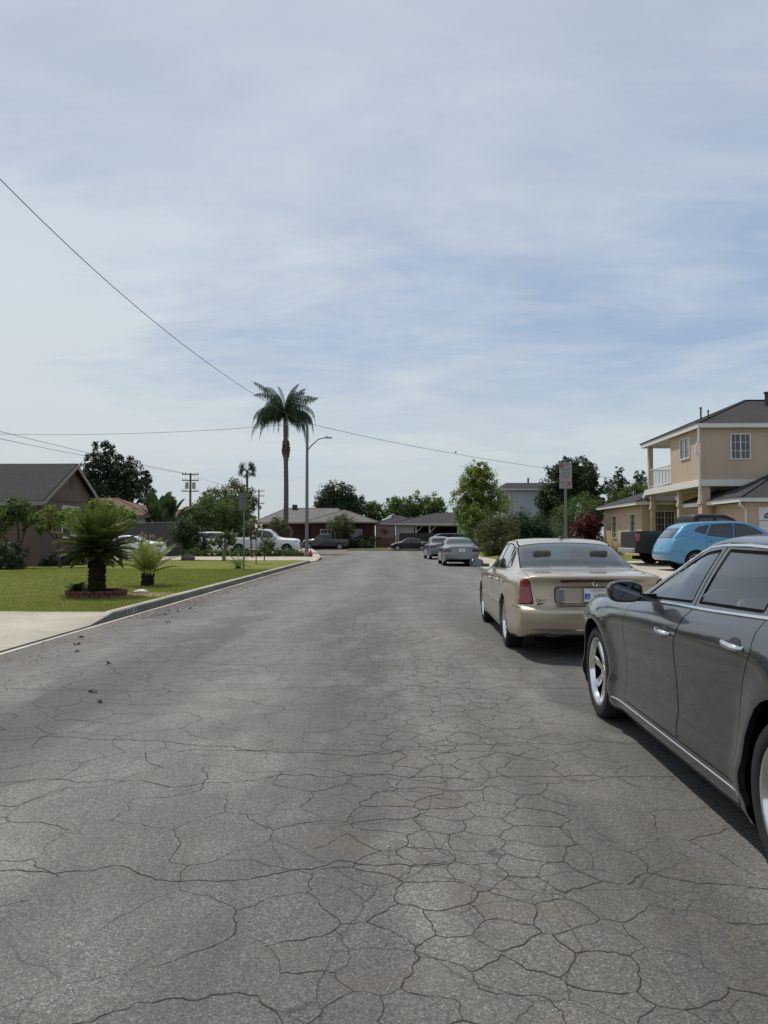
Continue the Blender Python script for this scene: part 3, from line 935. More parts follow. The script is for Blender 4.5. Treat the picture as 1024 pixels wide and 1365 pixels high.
def spec_gold():
    ax = 1.465; wr = .335
    tl = [(.70, .655), (.99, .655), (.99, .95), (.80, .965), (.74, .93)]
    return dict(paint=P_gold, glass=M_glass_tan, ends=(-2.75, 2.5), axles=(-ax, ax), wheel_r=wr, arch_r=.375, tyre_w=.225, rim_r=.222, track=.80,
        rim='seven', rim_mat=M_chrome, detail=True, stations=130, flare=.014, under=.19,
        top=[(-2.75, 1.0), (-2.6, 1.012), (-2.2, 1.035), (-1.85, 1.05), (-1.7, 1.065), (-1.5, 1.15), (-1.0, 1.345), (-.82, 1.395), (-.5, 1.43), (-.1, 1.44), (.2, 1.425), (.40, 1.375), (1.10, 1.02), (1.25, .975), (1.8, .93), (2.3, .83), (2.5, .70)],
        belt=[(-2.75, .955), (-2.4, .985), (-1.6, .985), (-.5, .955), (.9, .93), (1.5, .90), (2.1, .84), (2.5, .62)],
        bot=[(-2.75, .32), (-2.3, .24), (-1.1, .19), (1.1, .19), (2.1, .2), (2.5, .3)],
        wmax=[(-2.75, .865), (-2.4, .90), (-1.5, .925), (0, .93), (1.4, .925), (2.1, .90), (2.5, .80)],
        wbelt=[(-2.75, .80), (-2.4, .83), (-1.5, .845), (0, .85), (1.4, .845), (2.1, .82), (2.5, .70)],
        wedge=[(-2.75, .73), (-2.3, .76), (-1.8, .755), (-1.3, .70), (-.85, .655), (0, .65), (.4, .64), (1.10, .72), (2.0, .68), (2.5, .6)],
        drop=[(-2.75, .022), (-1.75, .03), (-1.3, .055), (-.9, .065), (0, .075), (.5, .05), (1.1, .035), (2.5, .05)],
        side=[(0, -.05), (.08, -.02), (.18, -.008), (.44, -.002), (.46, .004), (.50, .004), (.52, -.002), (.8, -.008), (.93, -.03), (1, -.08)],
        bulge=.014, rear_prof=[(.25, .06), (.38, .02), (.50, -.02), (.605, -.02), (.625, .075), (.7, .09), (.9, .105), (.98, .07), (1.05, .06)], front_prof=[(.2, .06), (.4, 0), (.6, .02), (.9, .06)], bow=(.15, .22), warp=(.55, .6),
        glass_z=.99,
        side_windows=[
            dict(poly=[(.86, .985), (.60, 1.13), (.30, 1.285), (.12, 1.345), (-.13, 1.365), (-.17, .995)], door=0, r=.02),
            dict(poly=[(-.25, .997), (-.21, 1.367), (-.60, 1.352), (-.90, 1.295), (-1.06, 1.02)], door=1, r=.02),
            dict(poly=[(-1.11, 1.022), (-.98, 1.265), (-1.16, 1.20), (-1.38, 1.045)], seam=.012, r=.015)],
        windshield=[(-.68, 1.06), (-.4, 1.13), (0, 1.16), (.4, 1.13), (.68, 1.06), (.59, .42), (0, .46), (-.59, .42)],
        backlight=[(-.735, -1.70), (0, -1.76), (.735, -1.70), (.655, -.94), (0, -.90), (-.655, -.94)], bl_r=.04,
        doors=[dict(poly=[(.96, .27), (1.0, .6), (.98, .93), (.60, 1.175), (.28, 1.335), (.1, 1.385), (-.165, 1.40), (-.205, .96), (-.20, .6), (-.24, .27)], handle=(-.03, .845), r=.03),
               dict(poly=[(-.245, .27), (-.205, .6), (-.21, .96), (-.17, 1.40), (-.62, 1.39), (-.95, 1.33), (-1.08, .99), (-1.14, .80), (-1.05, .62), (-1.02, .27)], handle=(-.93, .865), r=.03)],
        rear=[dict(name='tail_lamp', poly=tl, mat=M_red_lens, y=-2.50, push=.006, seam=.008, r=.03), dict(name='tail_lamp', poly=mir(tl)[::-1], mat=M_red_lens, y=-2.50, push=.006, seam=.008, r=.03),
              dict(name='brake_light_strip', poly=[(-.40, .945), (-.2, .955), (.2, .955), (.40, .945), (.40, .918), (.2, .926), (-.2, .926), (-.40, .918)], mat=M_dred_lens, push=.010, seam=.004, r=.01),
              dict(name='number_plate_recess', poly=[(-.47, .665), (.47, .665), (.47, .875), (-.47, .875)], mat=P_gold, push=-.025, seam=.012, r=.05, thick=-.02),
              dict(name='rear_bumper', poly=[(-1.2, .20), (1.2, .20), (1.2, .62), (-1.2, .62)], mat=P_gold, y=-2.2, push=.0, seam=.006, r=0, thick=0)],
        front=[dict(name='headlamp', poly=[(.45, .60), (.95, .60), (.95, .76), (.45, .76)], mat=M_clear_lens), dict(name='headlamp', poly=mir([(.45, .60), (.95, .60), (.95, .76), (.45, .76)])[::-1], mat=M_clear_lens),
               dict(name='grille', poly=[(-.38, .45), (.38, .45), (.38, .74), (-.38, .74)], mat=M_trimblack)],
        top_parts=[dict(name='hood', poly=[(-.76, 1.24), (0, 1.30), (.76, 1.24), (.70, 2.2), (0, 2.35), (-.70, 2.2)]),
                   dict(name='trunk_lid', poly=[(-.745, -2.80), (.745, -2.80), (.775, -1.86), (0, -1.93), (-.775, -1.86)], r=.02, seam=.006)],
        trim=[dict(pts=[(1.06, .55), (-1.06, .55)], w=.03, h=.010, name='side_moulding', mat=P_gold),
              dict(pts=[(.93, .962), (.3, .975), (-.5, .985), (-1.40, 1.012)], w=.014, h=.006, name='belt_trim', mat=M_chrome)],
        mirror=(.965, .78, 1.03), mirror_mat=M_gloss_black, mirror_size=(.22, .09, .135),
        interior=(.55, -.90, .60, M_interior_tan))

def spec_generic(paint, L=4.75, W=1.82, H=1.45, wb=2.75, glass=None, kind='sedan', rim='five', lamp=M_dred_lens, wr=.325, rim_mat=None, detail=False):
    """saloon, hatchback, suv or pickup proportions stretched to the given size"""
    y0, y1 = -L/2 - .05, L/2 - .05
    ax = wb/2; w = W/2; h = H/1.45
    g = glass or M_glass_far
    sp = dict(paint=paint, glass=g, ends=(y0, y1), axles=(-ax, ax), wheel_r=wr, arch_r=wr+.045, tyre_w=.21, rim_r=wr*.66, track=w-.125, rim=rim, rim_mat=rim_mat or M_alu, stations=80, under=.2, flare=.014, detail=detail,
        bot=[(y0, .33), (y0+.4, .22), (y1-.4, .2), (y1, .28)],
        wmax=[(y0, w-.07), (y0+.45, w-.02), (0, w), (y1-.5, w-.02), (y1, w-.12)],
        wbelt=[(y0, w-.14), (y0+.45, w-.10), (0, w-.085), (y1-.5, w-.09), (y1, w-.2)],
        rear_prof=[(.25, .06), (.4, 0), (.62, .0), (.7, .06), (.95, .07), (1.1, .05)], front_prof=[(.2, .06), (.4, 0), (.6, .02), (.9, .08)], bow=(.15, .26), warp=(.5, .6), glass_z=.95*h)
    hd = (y1-.95)      # cowl
    if kind == 'sedan':
        sp.update(top=[(y0, .98*h), (y0+.2, 1.02*h), (y0+.75, 1.07*h), (y0+.95, 1.10*h), (-1.0+.0, 1.33*h), (-.7, 1.40*h), (-.2, H), (.15, 1.43*h), (.4, 1.36*h), (1.05, 1.02*h), (1.25, .97*h), (y1-.3, .82*h), (y1, .66*h)],
            belt=[(y0, .90*h), (y0+.5, .98*h), (-.4, .96*h), (.9, .93*h), (y1-.4, .80*h), (y1, .6*h)],
            wedge=[(y0, w-.25), (y0+.8, w-.24), (-.9, w-.29), (0, w-.3), (.4, w-.29), (1.05, w-.2), (y1, w-.3)],
            drop=[(y0, .03), (y0+.9, .04), (-.9, .07), (0, .08), (.5, .06), (1.1, .04), (y1, .05)],
            side_windows=[dict(poly=[(.82, .97*h), (.30, 1.27*h), (.1, 1.33*h), (-.12, 1.355*h), (-.18, .985*h)], door=0), dict(poly=[(-.24, .985*h), (-.18, 1.355*h), (-.6, 1.33*h), (-.85, 1.26*h), (-1.15, 1.02*h)], door=1)],
            windshield=[(-w+.24, 1.0), (0, 1.10), (w-.24, 1.0), (w-.34, .42), (0, .46), (-w+.34, .42)],
            backlight=[(-w+.24, y0+.98), (w-.24, y0+.98), (w-.33, -.86), (-w+.33, -.86)],
            doors=[dict(poly=[(.9, .3), (.93, .9*h), (.25, 1.34*h), (-.15, 1.38*h), (-.2, .95*h), (-.22, .3)], handle=(-.02, .86*h)), dict(poly=[(-.225, .3), (-.205, .95*h), (-.155, 1.38*h), (-.62, 1.365*h), (-.9, 1.28*h), (-1.2, .98*h), (-1.0, .6), (-.95, .3)], handle=(-.9, .88*h))])
    elif kind in ('hatch', 'suv'):
        zr = H*.955
        sp.update(top=[(y0, zr-.03), (y0+.3, zr), (y0+.9, H-.01), (-.3, H), (.2, H-.02), (.55, H*.93), (1.2, H*.70), (1.45, H*.655), (y1-.3, H*.56), (y1, H*.43)],
            belt=[(y0, H*.66), (y0+.5, H*.665), (-.4, H*.645), (.9, H*.62), (y1-.4, H*.53), (y1, H*.4)],
            wedge=[(y0, w-.22), (y0+.4, w-.22), (0, w-.24), (.5, w-.25), (1.2, w-.17), (y1, w-.28)],
            drop=[(y0, .06), (0, .08), (.5, .07), (1.2, .04), (y1, .05)],
            rear_prof=[(.25, .06), (.4, 0), (.62, .0), (H*.55, .05), (H*.66, .12), (H*.8, .30), (H*.95, .50), (H, .55)], warp=(.95, .6),
            side_windows=[dict(poly=[(1.0, H*.665), (.5, H*.86), (.2, H*.92), (-.08, H*.935), (-.12, H*.665)], door=0), dict(poly=[(-.18, H*.665), (-.14, H*.935), (-.8, H*.93), (-.95, H*.69)], door=1), dict(poly=[(-1.02, H*.70), (-.88, H*.925), (-1.3, H*.90), (-1.5, H*.75)], seam=.01)],
            windshield=[(-w+.22, 1.15), (0, 1.25), (w-.22, 1.15), (w-.32, .55), (0, .58), (-w+.32, .55)],
            backlight=[(-w+.22, H*.68), (w-.22, H*.68), (w-.30, H*.90), (-w+.30, H*.90)], bl_ax=(0, 2), bl_y=y0+.9,
            doors=[dict(poly=[(1.0, .32), (1.06, H*.6), (.5, H*.90), (.2, H*.95), (-.11, H*.955), (-.15, .32)], handle=(.02, H*.58)), dict(poly=[(-.155, .32), (-.115, H*.955), (-.85, H*.95), (-1.02, H*.68), (-1.05, .8), (-.95, .32)], handle=(-.88, H*.6))])
    elif kind == 'pickup':
        zb_ = H*.655
        sp.update(top=[(y0, zb_), (y0+.3, zb_+.01), (-.93, zb_+.02), (-.86, zb_+.03), (-.80, H*.965), (-.5, H), (.3, H-.01), (.55, H*.95), (1.15, H*.70), (1.4, H*.665), (y1-.25, H*.60), (y1, H*.46)],
            belt=[(y0, zb_-.03), (-.9, zb_-.03), (.6, H*.62), (1.4, H*.60), (y1-.3, H*.55), (y1, H*.42)],
            bot=[(y0, .5), (y0+.4, .42), (y1-.4, .38), (y1, .40)],
            wedge=[(y0, w-.10), (-.93, w-.10), (-.80, w-.24), (.4, w-.25), (1.15, w-.18), (y1, w-.26)],
            drop=[(y0, .01), (-.93, .012), (-.8, .08), (.4, .08), (1.15, .05), (y1, .06)],
            extra=[-.93, -.90, -.88, -.86, -.84, -.82, -.80, -.78], bow=(.02, .16), glass_z=H*.62, corner=.03,
            rear_prof=[(.3, 0), (1.3, 0)],
            side_windows=[dict(poly=[(1.0, H*.665), (.5, H*.885), (.2, H*.92), (-.02, H*.925), (-.06, H*.665)], door=0), dict(poly=[(-.12, H*.665), (-.08, H*.925), (-.62, H*.915), (-.70, H*.68)], door=1)],
            windshield=[(-w+.22, 1.1), (0, 1.2), (w-.22, 1.1), (w-.32, .58), (0, .62), (-w+.32, .58)],
            doors=[dict(poly=[(1.02, .48), (1.08, H*.6), (.5, H*.92), (.2, H*.95), (-.05, H*.955), (-.09, .48)], handle=(.05, H*.58)), dict(poly=[(-.095, .48), (-.055, H*.955), (-.66, H*.94), (-.76, H*.66), (-.76, .48)], handle=(-.64, H*.58))],
            top_parts=[dict(name='cargo_bed', poly=[(-w+.13, y0+.07), (w-.13, y0+.07), (w-.13, -.98), (-w+.13, -.98)], mat=[M_dark, M_seam], r=0)])
        sp.pop('backlight', None)
    zl = .78*h if kind == 'sedan' else H*.55
    tl = [(w-.40, zl-.07), (w+.1, zl-.09), (w+.1, zl+.10), (w-.36, zl+.06)]
    yl = y0+.28
    if kind == 'hatch': tl = [(w-.05, .90), (w+.1, .90), (w+.1, 1.16), (w-.11, 1.18), (w-.10, 1.05)]; yl = y0+.33
    if kind == 'suv': tl = [(w-.26, .78), (w+.1, .78), (w+.1, 1.02), (w-.26, 1.02)]; yl = y0+.4
    if kind == 'pickup': tl = [(w-.13, .86), (w+.1, .86), (w+.1, zb_-.06), (w-.13, zb_-.06)]; yl = y0+.12
    hl = [(w-.46, zl-.12), (w+.1, zl-.10), (w+.1, zl+.02), (w-.40, zl-.0)]
    if kind == 'hatch':
        sp['top'] = [(y0, H*.88), (y0+.3, H*.905), (y0+.9, H*.965), (-.5, H*.995), (-.2, H), (.2, H-.02), (.55, H*.93), (1.2, H*.71), (1.5, H*.655), (y1-.35, H*.55), (y1, H*.40)]
        sp['belt'] = [(y0, H*.64), (y0+.5, H*.675), (-1.0, H*.66), (-.3, H*.63), (.9, H*.61), (y1-.4, H*.52), (y1, H*.38)]
        sp['rear_prof'] = [(.25, .08), (.4, 0), (.55, -.02), (H*.5, .05), (H*.62, .16), (H*.75, .32), (H*.88, .52), (H, .60)]
        sp['side_windows'] = [dict(poly=[(1.02, H*.655), (.5, H*.86), (.2, H*.925), (-.08, H*.94), (-.12, H*.645)], door=0), dict(poly=[(-.18, H*.65), (-.14, H*.94), (-.8, H*.92), (-.98, H*.70)], door=1), dict(poly=[(-1.03, H*.72), (-.88, H*.91), (-1.2, H*.875), (-1.38, H*.79)], seam=.01)]
        sp['backlight'] = [(-w+.24, H*.655), (w-.24, H*.655), (w-.30, H*.84), (-w+.30, H*.84)]
    sp['rear'] = [dict(name='tail_lamp', poly=tl, mat=lamp, y=yl), dict(name='tail_lamp', poly=mir(tl)[::-1], mat=lamp, y=yl)]
    sp['front'] = [dict(name='headlamp', poly=hl, mat=M_clear_lens, y=y1-.4), dict(name='headlamp', poly=mir(hl)[::-1], mat=M_clear_lens, y=y1-.4),
                   dict(name='grille', poly=[(-w+.5, .35), (w-.5, .35), (w-.5, zl-.1), (-w+.5, zl-.1)], mat=M_trimblack)]
    sp['mirror'] = (w+.03, .72 if kind == 'sedan' else .9, (1.0*h if kind == 'sedan' else H*.69)); sp['mirror_size'] = (.2, .09, .14 if kind != 'pickup' else .2)
    return sp
# ------------------------------------------------------------------ sky and sun
SUN = Vector((-.30, .35, .89)).normalized()
elev = math.asin(SUN.z); azim = math.atan2(SUN.x, SUN.y)
world = bpy.data.worlds.new('World'); scene.world = world; world.use_nodes = True
nt = world.node_tree; nt.nodes.clear()
wo = nt.nodes.new('ShaderNodeOutputWorld')
sky = nt.nodes.new('ShaderNodeTexSky'); sky.sky_type = 'NISHITA'; sky.sun_disc = False
sky.sun_elevation = elev; sky.sun_rotation = azim; sky.air_density = 1.2; sky.dust_density = 3.5; sky.ozone_density = 1.2
b1 = nt.nodes.new('ShaderNodeBackground'); b1.inputs[1].default_value = .062
L(nt, sky.outputs[0], b1.inputs[0])
tc = nt.nodes.new('ShaderNodeTexCoord')
sep = nt.nodes.new('ShaderNodeSeparateXYZ'); L(nt, tc.outputs['Generated'], sep.inputs[0])
zz = mth(nt, 'MAXIMUM', sep.outputs[2], .0)
den = mth(nt, 'ADD', zz, .16)
cb = nt.nodes.new('ShaderNodeCombineXYZ')
L(nt, mth(nt, 'DIVIDE', sep.outputs[0], den), cb.inputs[0]); L(nt, mth(nt, 'DIVIDE', sep.outputs[1], den), cb.inputs[1])
def wmap(scale, loc=(0, 0, 0), rot=0):
    mp = nt.nodes.new('ShaderNodeMapping'); mp.inputs['Scale'].default_value = scale; mp.inputs['Location'].default_value = loc
    mp.inputs['Rotation'].default_value = (0, 0, rot)
    L(nt, cb.outputs[0], mp.inputs[0]); return mp.outputs[0]
nA = noise(nt, wmap((.55, .85, 1), (3.1, 1.7, 0), .35), 1.0, 5, .55, .3)       # broad veil
nB = noise(nt, wmap((1.0, 1.9, 1), (7, 2, 0), .30), 1.0, 8, .60, 1.1)            # drawn out streaks
nC = noise(nt, wmap((4.0, 4.4, 1), (1, 9, 0), .2), 1.0, 6, .62, .3)
veil = ramp(nt, nA, [(.36, 0), (.62, 1)])
strk = ramp(nt, nB, [(.42, 0), (.70, 1)])
cl = mth(nt, 'ADD', mth(nt, 'MULTIPLY', veil, .66), mth(nt, 'MULTIPLY', strk, .42))
cl = mth(nt, 'ADD', cl, mth(nt, 'MULTIPLY_ADD', nC, .30, -.15))
nD = noise(nt, wmap((2.0, 4.2, 1), (4, 5, 0), -.25), 1.0, 9, .64, 1.6)
cl = mth(nt, 'ADD', cl, mth(nt, 'MULTIPLY', ramp(nt, nD, [(.42, 0), (.78, 1)]), .30))
cl = mth(nt, 'ADD', cl, .05)
# thicker haze to the left and low down, thinner veil right of the street
cl = mth(nt, 'ADD', cl, mth(nt, 'MULTIPLY', sep.outputs[0], -.75))
cl = mth(nt, 'ADD', cl, mth(nt, 'SUBTRACT', .16, mth(nt, 'MULTIPLY', zz, .25)))
cl = mth(nt, 'MINIMUM', mth(nt, 'MAXIMUM', cl, 0.0), 1.0)
blue = ramp(nt, zz, [(0, (.55, .63, .68)), (.10, (.50, .62, .73)), (.25, (.36, .48, .675)), (.5, (.41, .50, .645)), (.75, (.40, .47, .59)), (1, (.36, .42, .54))])
white = ramp(nt, zz, [(0, (.57, .64, .67)), (.12, (.66, .73, .76)), (.30, (.67, .74, .80)), (.5, (.60, .675, .77)), (.7, (.53, .60, .70)), (1, (.46, .52, .62))])
skyc = mix(nt, cl, blue, white)
# small fair-weather cumulus low over the roofs
puff = noise(nt, tc.outputs['Generated'], 9, 6, .6)
msk = ramp(nt, mth(nt, 'ABSOLUTE', mth(nt, 'SUBTRACT', zz, .13)), [(0, 1), (.06, 0)])
pf = mth(nt, 'MULTIPLY', ramp(nt, puff, [(.55, 0), (.64, 1)]), msk)
skyc = mix(nt, mth(nt, 'MULTIPLY', pf, .55), skyc, (.60, .665, .70))
b2 = nt.nodes.new('ShaderNodeBackground'); b2.inputs[1].default_value = 1.0
L(nt, skyc, b2.inputs[0])
mxs = nt.nodes.new('ShaderNodeMixShader'); mxs.inputs[0].default_value = .90
L(nt, b1.outputs[0], mxs.inputs[1]); L(nt, b2.outputs[0], mxs.inputs[2]); L(nt, mxs.outputs[0], wo.inputs[0])
sl = bpy.data.lights.new('sun', 'SUN'); sl.energy = 4.0; sl.angle = R(1.2); sl.color = (1, .955, .88)
so = bpy.data.objects.new('sun', sl); COL.objects.link(so); so.rotation_euler = SUN.to_track_quat('Z', 'Y').to_euler(); so.location = (0, 0, 60)
scene.view_settings.view_transform = 'Standard'; scene.view_settings.look = 'None'; scene.view_settings.exposure = 0; scene.view_settings.gamma = 1
scene.cycles.max_bounces = 6; scene.cycles.transparent_max_bounces = 12; scene.cycles.diffuse_bounces = 3; scene.cycles.glossy_bounces = 4
scene.cycles.sample_clamp_indirect = 4; scene.cycles.use_denoising = True

# ------------------------------------------------------------------ ground materials
def vor_edge(nt, co, scale):
    v = nt.nodes.new('ShaderNodeTexVoronoi'); v.feature = 'DISTANCE_TO_EDGE'; v.inputs['Scale'].default_value = scale
    L(nt, co, v.inputs['Vector']); return mth(nt, 'DIVIDE', v.outputs['Distance'], scale)
def vadd(nt, a, b, scale):
    s = nt.nodes.new('ShaderNodeVectorMath'); s.operation = 'SCALE'; L(nt, b, s.inputs[0]); s.inputs['Scale'].default_value = scale
    o = nt.nodes.new('ShaderNodeVectorMath'); o.operation = 'ADD'; L(nt, a, o.inputs[0]); L(nt, s.outputs[0], o.inputs[1]); return o.outputs[0]
def cnoise(nt, co, scale, detail=3):
    n = nt.nodes.new('ShaderNodeTexNoise'); n.inputs['Scale'].default_value = scale; n.inputs['Detail'].default_value = detail; L(nt, co, n.inputs['Vector'])
    s = nt.nodes.new('ShaderNodeVectorMath'); s.operation = 'SUBTRACT'; L(nt, n.outputs[1], s.inputs[0]); s.inputs[1].default_value = (.5, .5, .5)
    return s.outputs[0]
def asphalt():
    m, nt, out = nmat('cracked_asphalt')
    co = coords(nt)
    w = vadd(nt, co, cnoise(nt, co, .7, 2), .75)
    w = vadd(nt, w, cnoise(nt, co, 4, 3), .10)
    w = vadd(nt, w, cnoise(nt, co, 22, 2), .014)
    mp = nt.nodes.new('ShaderNodeMapping'); mp.inputs['Scale'].default_value = (.62, 1.15, 1); mp.inputs['Rotation'].default_value = (0, 0, .12); L(nt, w, mp.inputs[0])
    d1 = vor_edge(nt, mp.outputs[0], .62)
    d2 = vor_edge(nt, w, 1.55)
    d3 = vor_edge(nt, w, 3.6)
    s = nt.nodes.new('ShaderNodeSeparateXYZ'); L(nt, co, s.inputs[0])
    nbig = noise(nt, co, .33, 3); nmid = noise(nt, co, 1.3, 3)
    # the crazed band wanders down the middle of the street
    bx = mth(nt, 'ABSOLUTE', mth(nt, 'SUBTRACT', s.outputs[0], mth(nt, 'MULTIPLY_ADD', nbig, 2.4, -.75)))
    band = ramp(nt, mth(nt, 'ADD', bx, mth(nt, 'MULTIPLY_ADD', nmid, 1.2, -.6)), [(.6, 1), (1.5, 0)])
    bx2 = mth(nt, 'ABSOLUTE', mth(nt, 'ADD', s.outputs[0], mth(nt, 'MULTIPLY_ADD', nbig, 1.5, 2.4)))
    band2 = ramp(nt, mth(nt, 'ADD', bx2, mth(nt, 'MULTIPLY', nmid, 1.2)), [(.5, 1), (1.4, 0)])
    half = ramp(nt, noise(nt, co, .5, 2), [(.44, 0), (.52, 1)])
    def crack(d, wd, wn):
        n = mth(nt, 'MULTIPLY_ADD', noise(nt, co, 9, 3), wn, wd)
        r = mth(nt, 'DIVIDE', d, n)
        return ramp(nt, r, [(0.25, 1), (1.0, 0)])
    c1 = crack(d1, .0015, .0095)
    c2 = mth(nt, 'MULTIPLY', crack(d2, .0008, .0085), mth(nt, 'MAXIMUM', mth(nt, 'MAXIMUM', band, mth(nt, 'MULTIPLY', band2, .6)), mth(nt, 'MULTIPLY', half, .75)))
    c3 = mth(nt, 'MULTIPLY', crack(d3, .0002, .0072), mth(nt, 'MULTIPLY', band, ramp(nt, noise(nt, co, .9, 3), [(.44, 0), (.54, 1)])))
    cr = mth(nt, 'MULTIPLY', mth(nt, 'MAXIMUM', c2, c3), .6)
    near = mth(nt, 'MINIMUM', mth(nt, 'MINIMUM', d1, mth(nt, 'ADD', d2, mth(nt, 'SUBTRACT', .12, mth(nt, 'MULTIPLY', band, .12)))), 1)
    halo = ramp(nt, near, [(0, 1), (.10, 0)])
    # stone speckle
    vs = nt.nodes.new('ShaderNodeTexVoronoi'); vs.inputs['Scale'].default_value = 175; L(nt, co, vs.inputs['Vector'])
    sp = nt.nodes.new('ShaderNodeSeparateColor'); L(nt, vs.outputs['Color'], sp.inputs[0])
    sp1 = ramp(nt, sp.outputs[0], [(0, .35), (.4, .82), (.8, 1.15), (1, 1.95)])
    n4 = noise(nt, co, 38, 4, .7)
    tone = noise(nt, coords(nt, (1.0, .11, 1)), .95, 5, .6)
    # worn wheel tracks: paler lanes between darker crazed bands
    xw = mth(nt, 'ADD', s.outputs[0], mth(nt, 'MULTIPLY_ADD', nbig, 1.2, -.6))
    lane = mth(nt, 'SINE', mth(nt, 'MULTIPLY_ADD', xw, 2.9, -2.6))
    tone = mth(nt, 'ADD', tone, mth(nt, 'MULTIPLY', lane, -.10))
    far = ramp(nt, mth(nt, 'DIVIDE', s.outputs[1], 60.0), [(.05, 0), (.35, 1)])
    patch = noise(nt, coords(nt, (1, .45, 1)), 1.15, 3, .5)
    blot = noise(nt, co, 2.6, 5, .65)
    c = mix(nt, ramp(nt, tone, [(.36, 0), (.64, 1)]), (.080, .078, .073), (.182, .177, .165))
    c = mix(nt, mth(nt, 'MULTIPLY', ramp(nt, blot, [(.35, 1), (.62, 0)]), .35), c, (.098, .095, .088))
    c = mix(nt, mth(nt, 'MULTIPLY', ramp(nt, patch, [(.54, 0), (.60, 1)]), .32), c, (.245, .238, .220))
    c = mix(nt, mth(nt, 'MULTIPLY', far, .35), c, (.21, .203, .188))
    c = mix(nt, mth(nt, 'MULTIPLY', halo, .12), c, (.098, .090, .078))
    c = mix(nt, .85, c, sp1, 'MULTIPLY')
    # every plate of the crazed surface has weathered a little differently
    vc = nt.nodes.new('ShaderNodeTexVoronoi'); vc.inputs['Scale'].default_value = 2.6; L(nt, w, vc.inputs['Vector'])
    vcs = nt.nodes.new('ShaderNodeSeparateColor'); L(nt, vc.outputs['Color'], vcs.inputs[0])
    c = mix(nt, mth(nt, 'MULTIPLY', vcs.outputs[0], .28), c, (.070, .068, .062))
    c = mix(nt, mth(nt, 'MULTIPLY', ramp(nt, noise(nt, co, 1.9, 5, .7), [(.54, 0), (.68, 1)]), mth(nt, 'MULTIPLY_ADD', band, .5, .10)), c, (.125, .098, .070))
    c = mix(nt, mth(nt, 'MULTIPLY', ramp(nt, n4, [(.38, 1), (.56, 0)]), .35), c, (.075, .073, .070))
    # oil drips
    vo = nt.nodes.new('ShaderNodeTexVoronoi'); vo.inputs['Scale'].default_value = 1.7; L(nt, vadd(nt, co, cnoise(nt, co, 7, 2), .05), vo.inputs['Vector'])
    so_ = nt.nodes.new('ShaderNodeSeparateColor'); L(nt, vo.outputs['Color'], so_.inputs[0])
    dr = mth(nt, 'MULTIPLY', ramp(nt, vo.outputs['Distance'], [(.035, 1), (.085, 0)]), ramp(nt, so_.outputs[1], [(.66, 0), (.70, 1)]))
    c = mix(nt, mth(nt, 'MULTIPLY', dr, .6), c, (.028, .028, .027))
    # dust and grit gathered along the gutter
    gut = ramp(nt, mth(nt, 'ADD', s.outputs[0], mth(nt, 'MULTIPLY_ADD', noise(nt, coords(nt, (2, .5, 1)), 2, 4), 1.6, 4.1)), [(0, 1), (.9, 0)])
    c = mix(nt, mth(nt, 'MULTIPLY', gut, .55), c, (.120, .098, .080))
    c = mix(nt, mth(nt, 'MULTIPLY', cr, .82), c, (.026, .024, .022))
    h = mth(nt, 'SUBTRACT', mth(nt, 'MULTIPLY_ADD', n4, .35, mth(nt, 'MULTIPLY', sp.outputs[0], .35)), mth(nt, 'MULTIPLY', cr, 1.4))
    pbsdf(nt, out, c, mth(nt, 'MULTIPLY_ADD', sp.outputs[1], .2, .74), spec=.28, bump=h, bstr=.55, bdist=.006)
    return m
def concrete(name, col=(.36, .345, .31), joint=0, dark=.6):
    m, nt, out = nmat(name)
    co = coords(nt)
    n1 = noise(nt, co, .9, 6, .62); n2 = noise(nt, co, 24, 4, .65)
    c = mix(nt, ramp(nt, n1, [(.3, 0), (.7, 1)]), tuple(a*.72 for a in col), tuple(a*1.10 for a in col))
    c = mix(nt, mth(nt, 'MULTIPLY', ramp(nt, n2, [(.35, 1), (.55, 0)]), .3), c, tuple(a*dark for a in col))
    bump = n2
    if joint:
        s = nt.nodes.new('ShaderNodeSeparateXYZ'); L(nt, co, s.inputs[0])
        f = []
        for k in (0, 1):
            fr = mth(nt, 'FRACT', mth(nt, 'DIVIDE', mth(nt, 'ADD', s.outputs[k], 100.35), joint))
            f.append(ramp(nt, mth(nt, 'MULTIPLY', mth(nt, 'MINIMUM', fr, mth(nt, 'SUBTRACT', 1, fr)), joint), [(.006, 1), (.016, 0)]))
        j = mth(nt, 'MAXIMUM', f[0], f[1])
        c = mix(nt, mth(nt, 'MULTIPLY', j, .7), c, tuple(a*.3 for a in col))
        cr = ramp(nt, vor_edge(nt, vadd(nt, co, cnoise(nt, co, 1.5, 4), .4), .3), [(.002, 1), (.007, 0)])
        c = mix(nt, mth(nt, 'MULTIPLY', cr, .4), c, tuple(a*.35 for a in col))
    pbsdf(nt, out, c, .88, spec=.25, bump=bump, bstr=.25, bdist=.006)
    return m
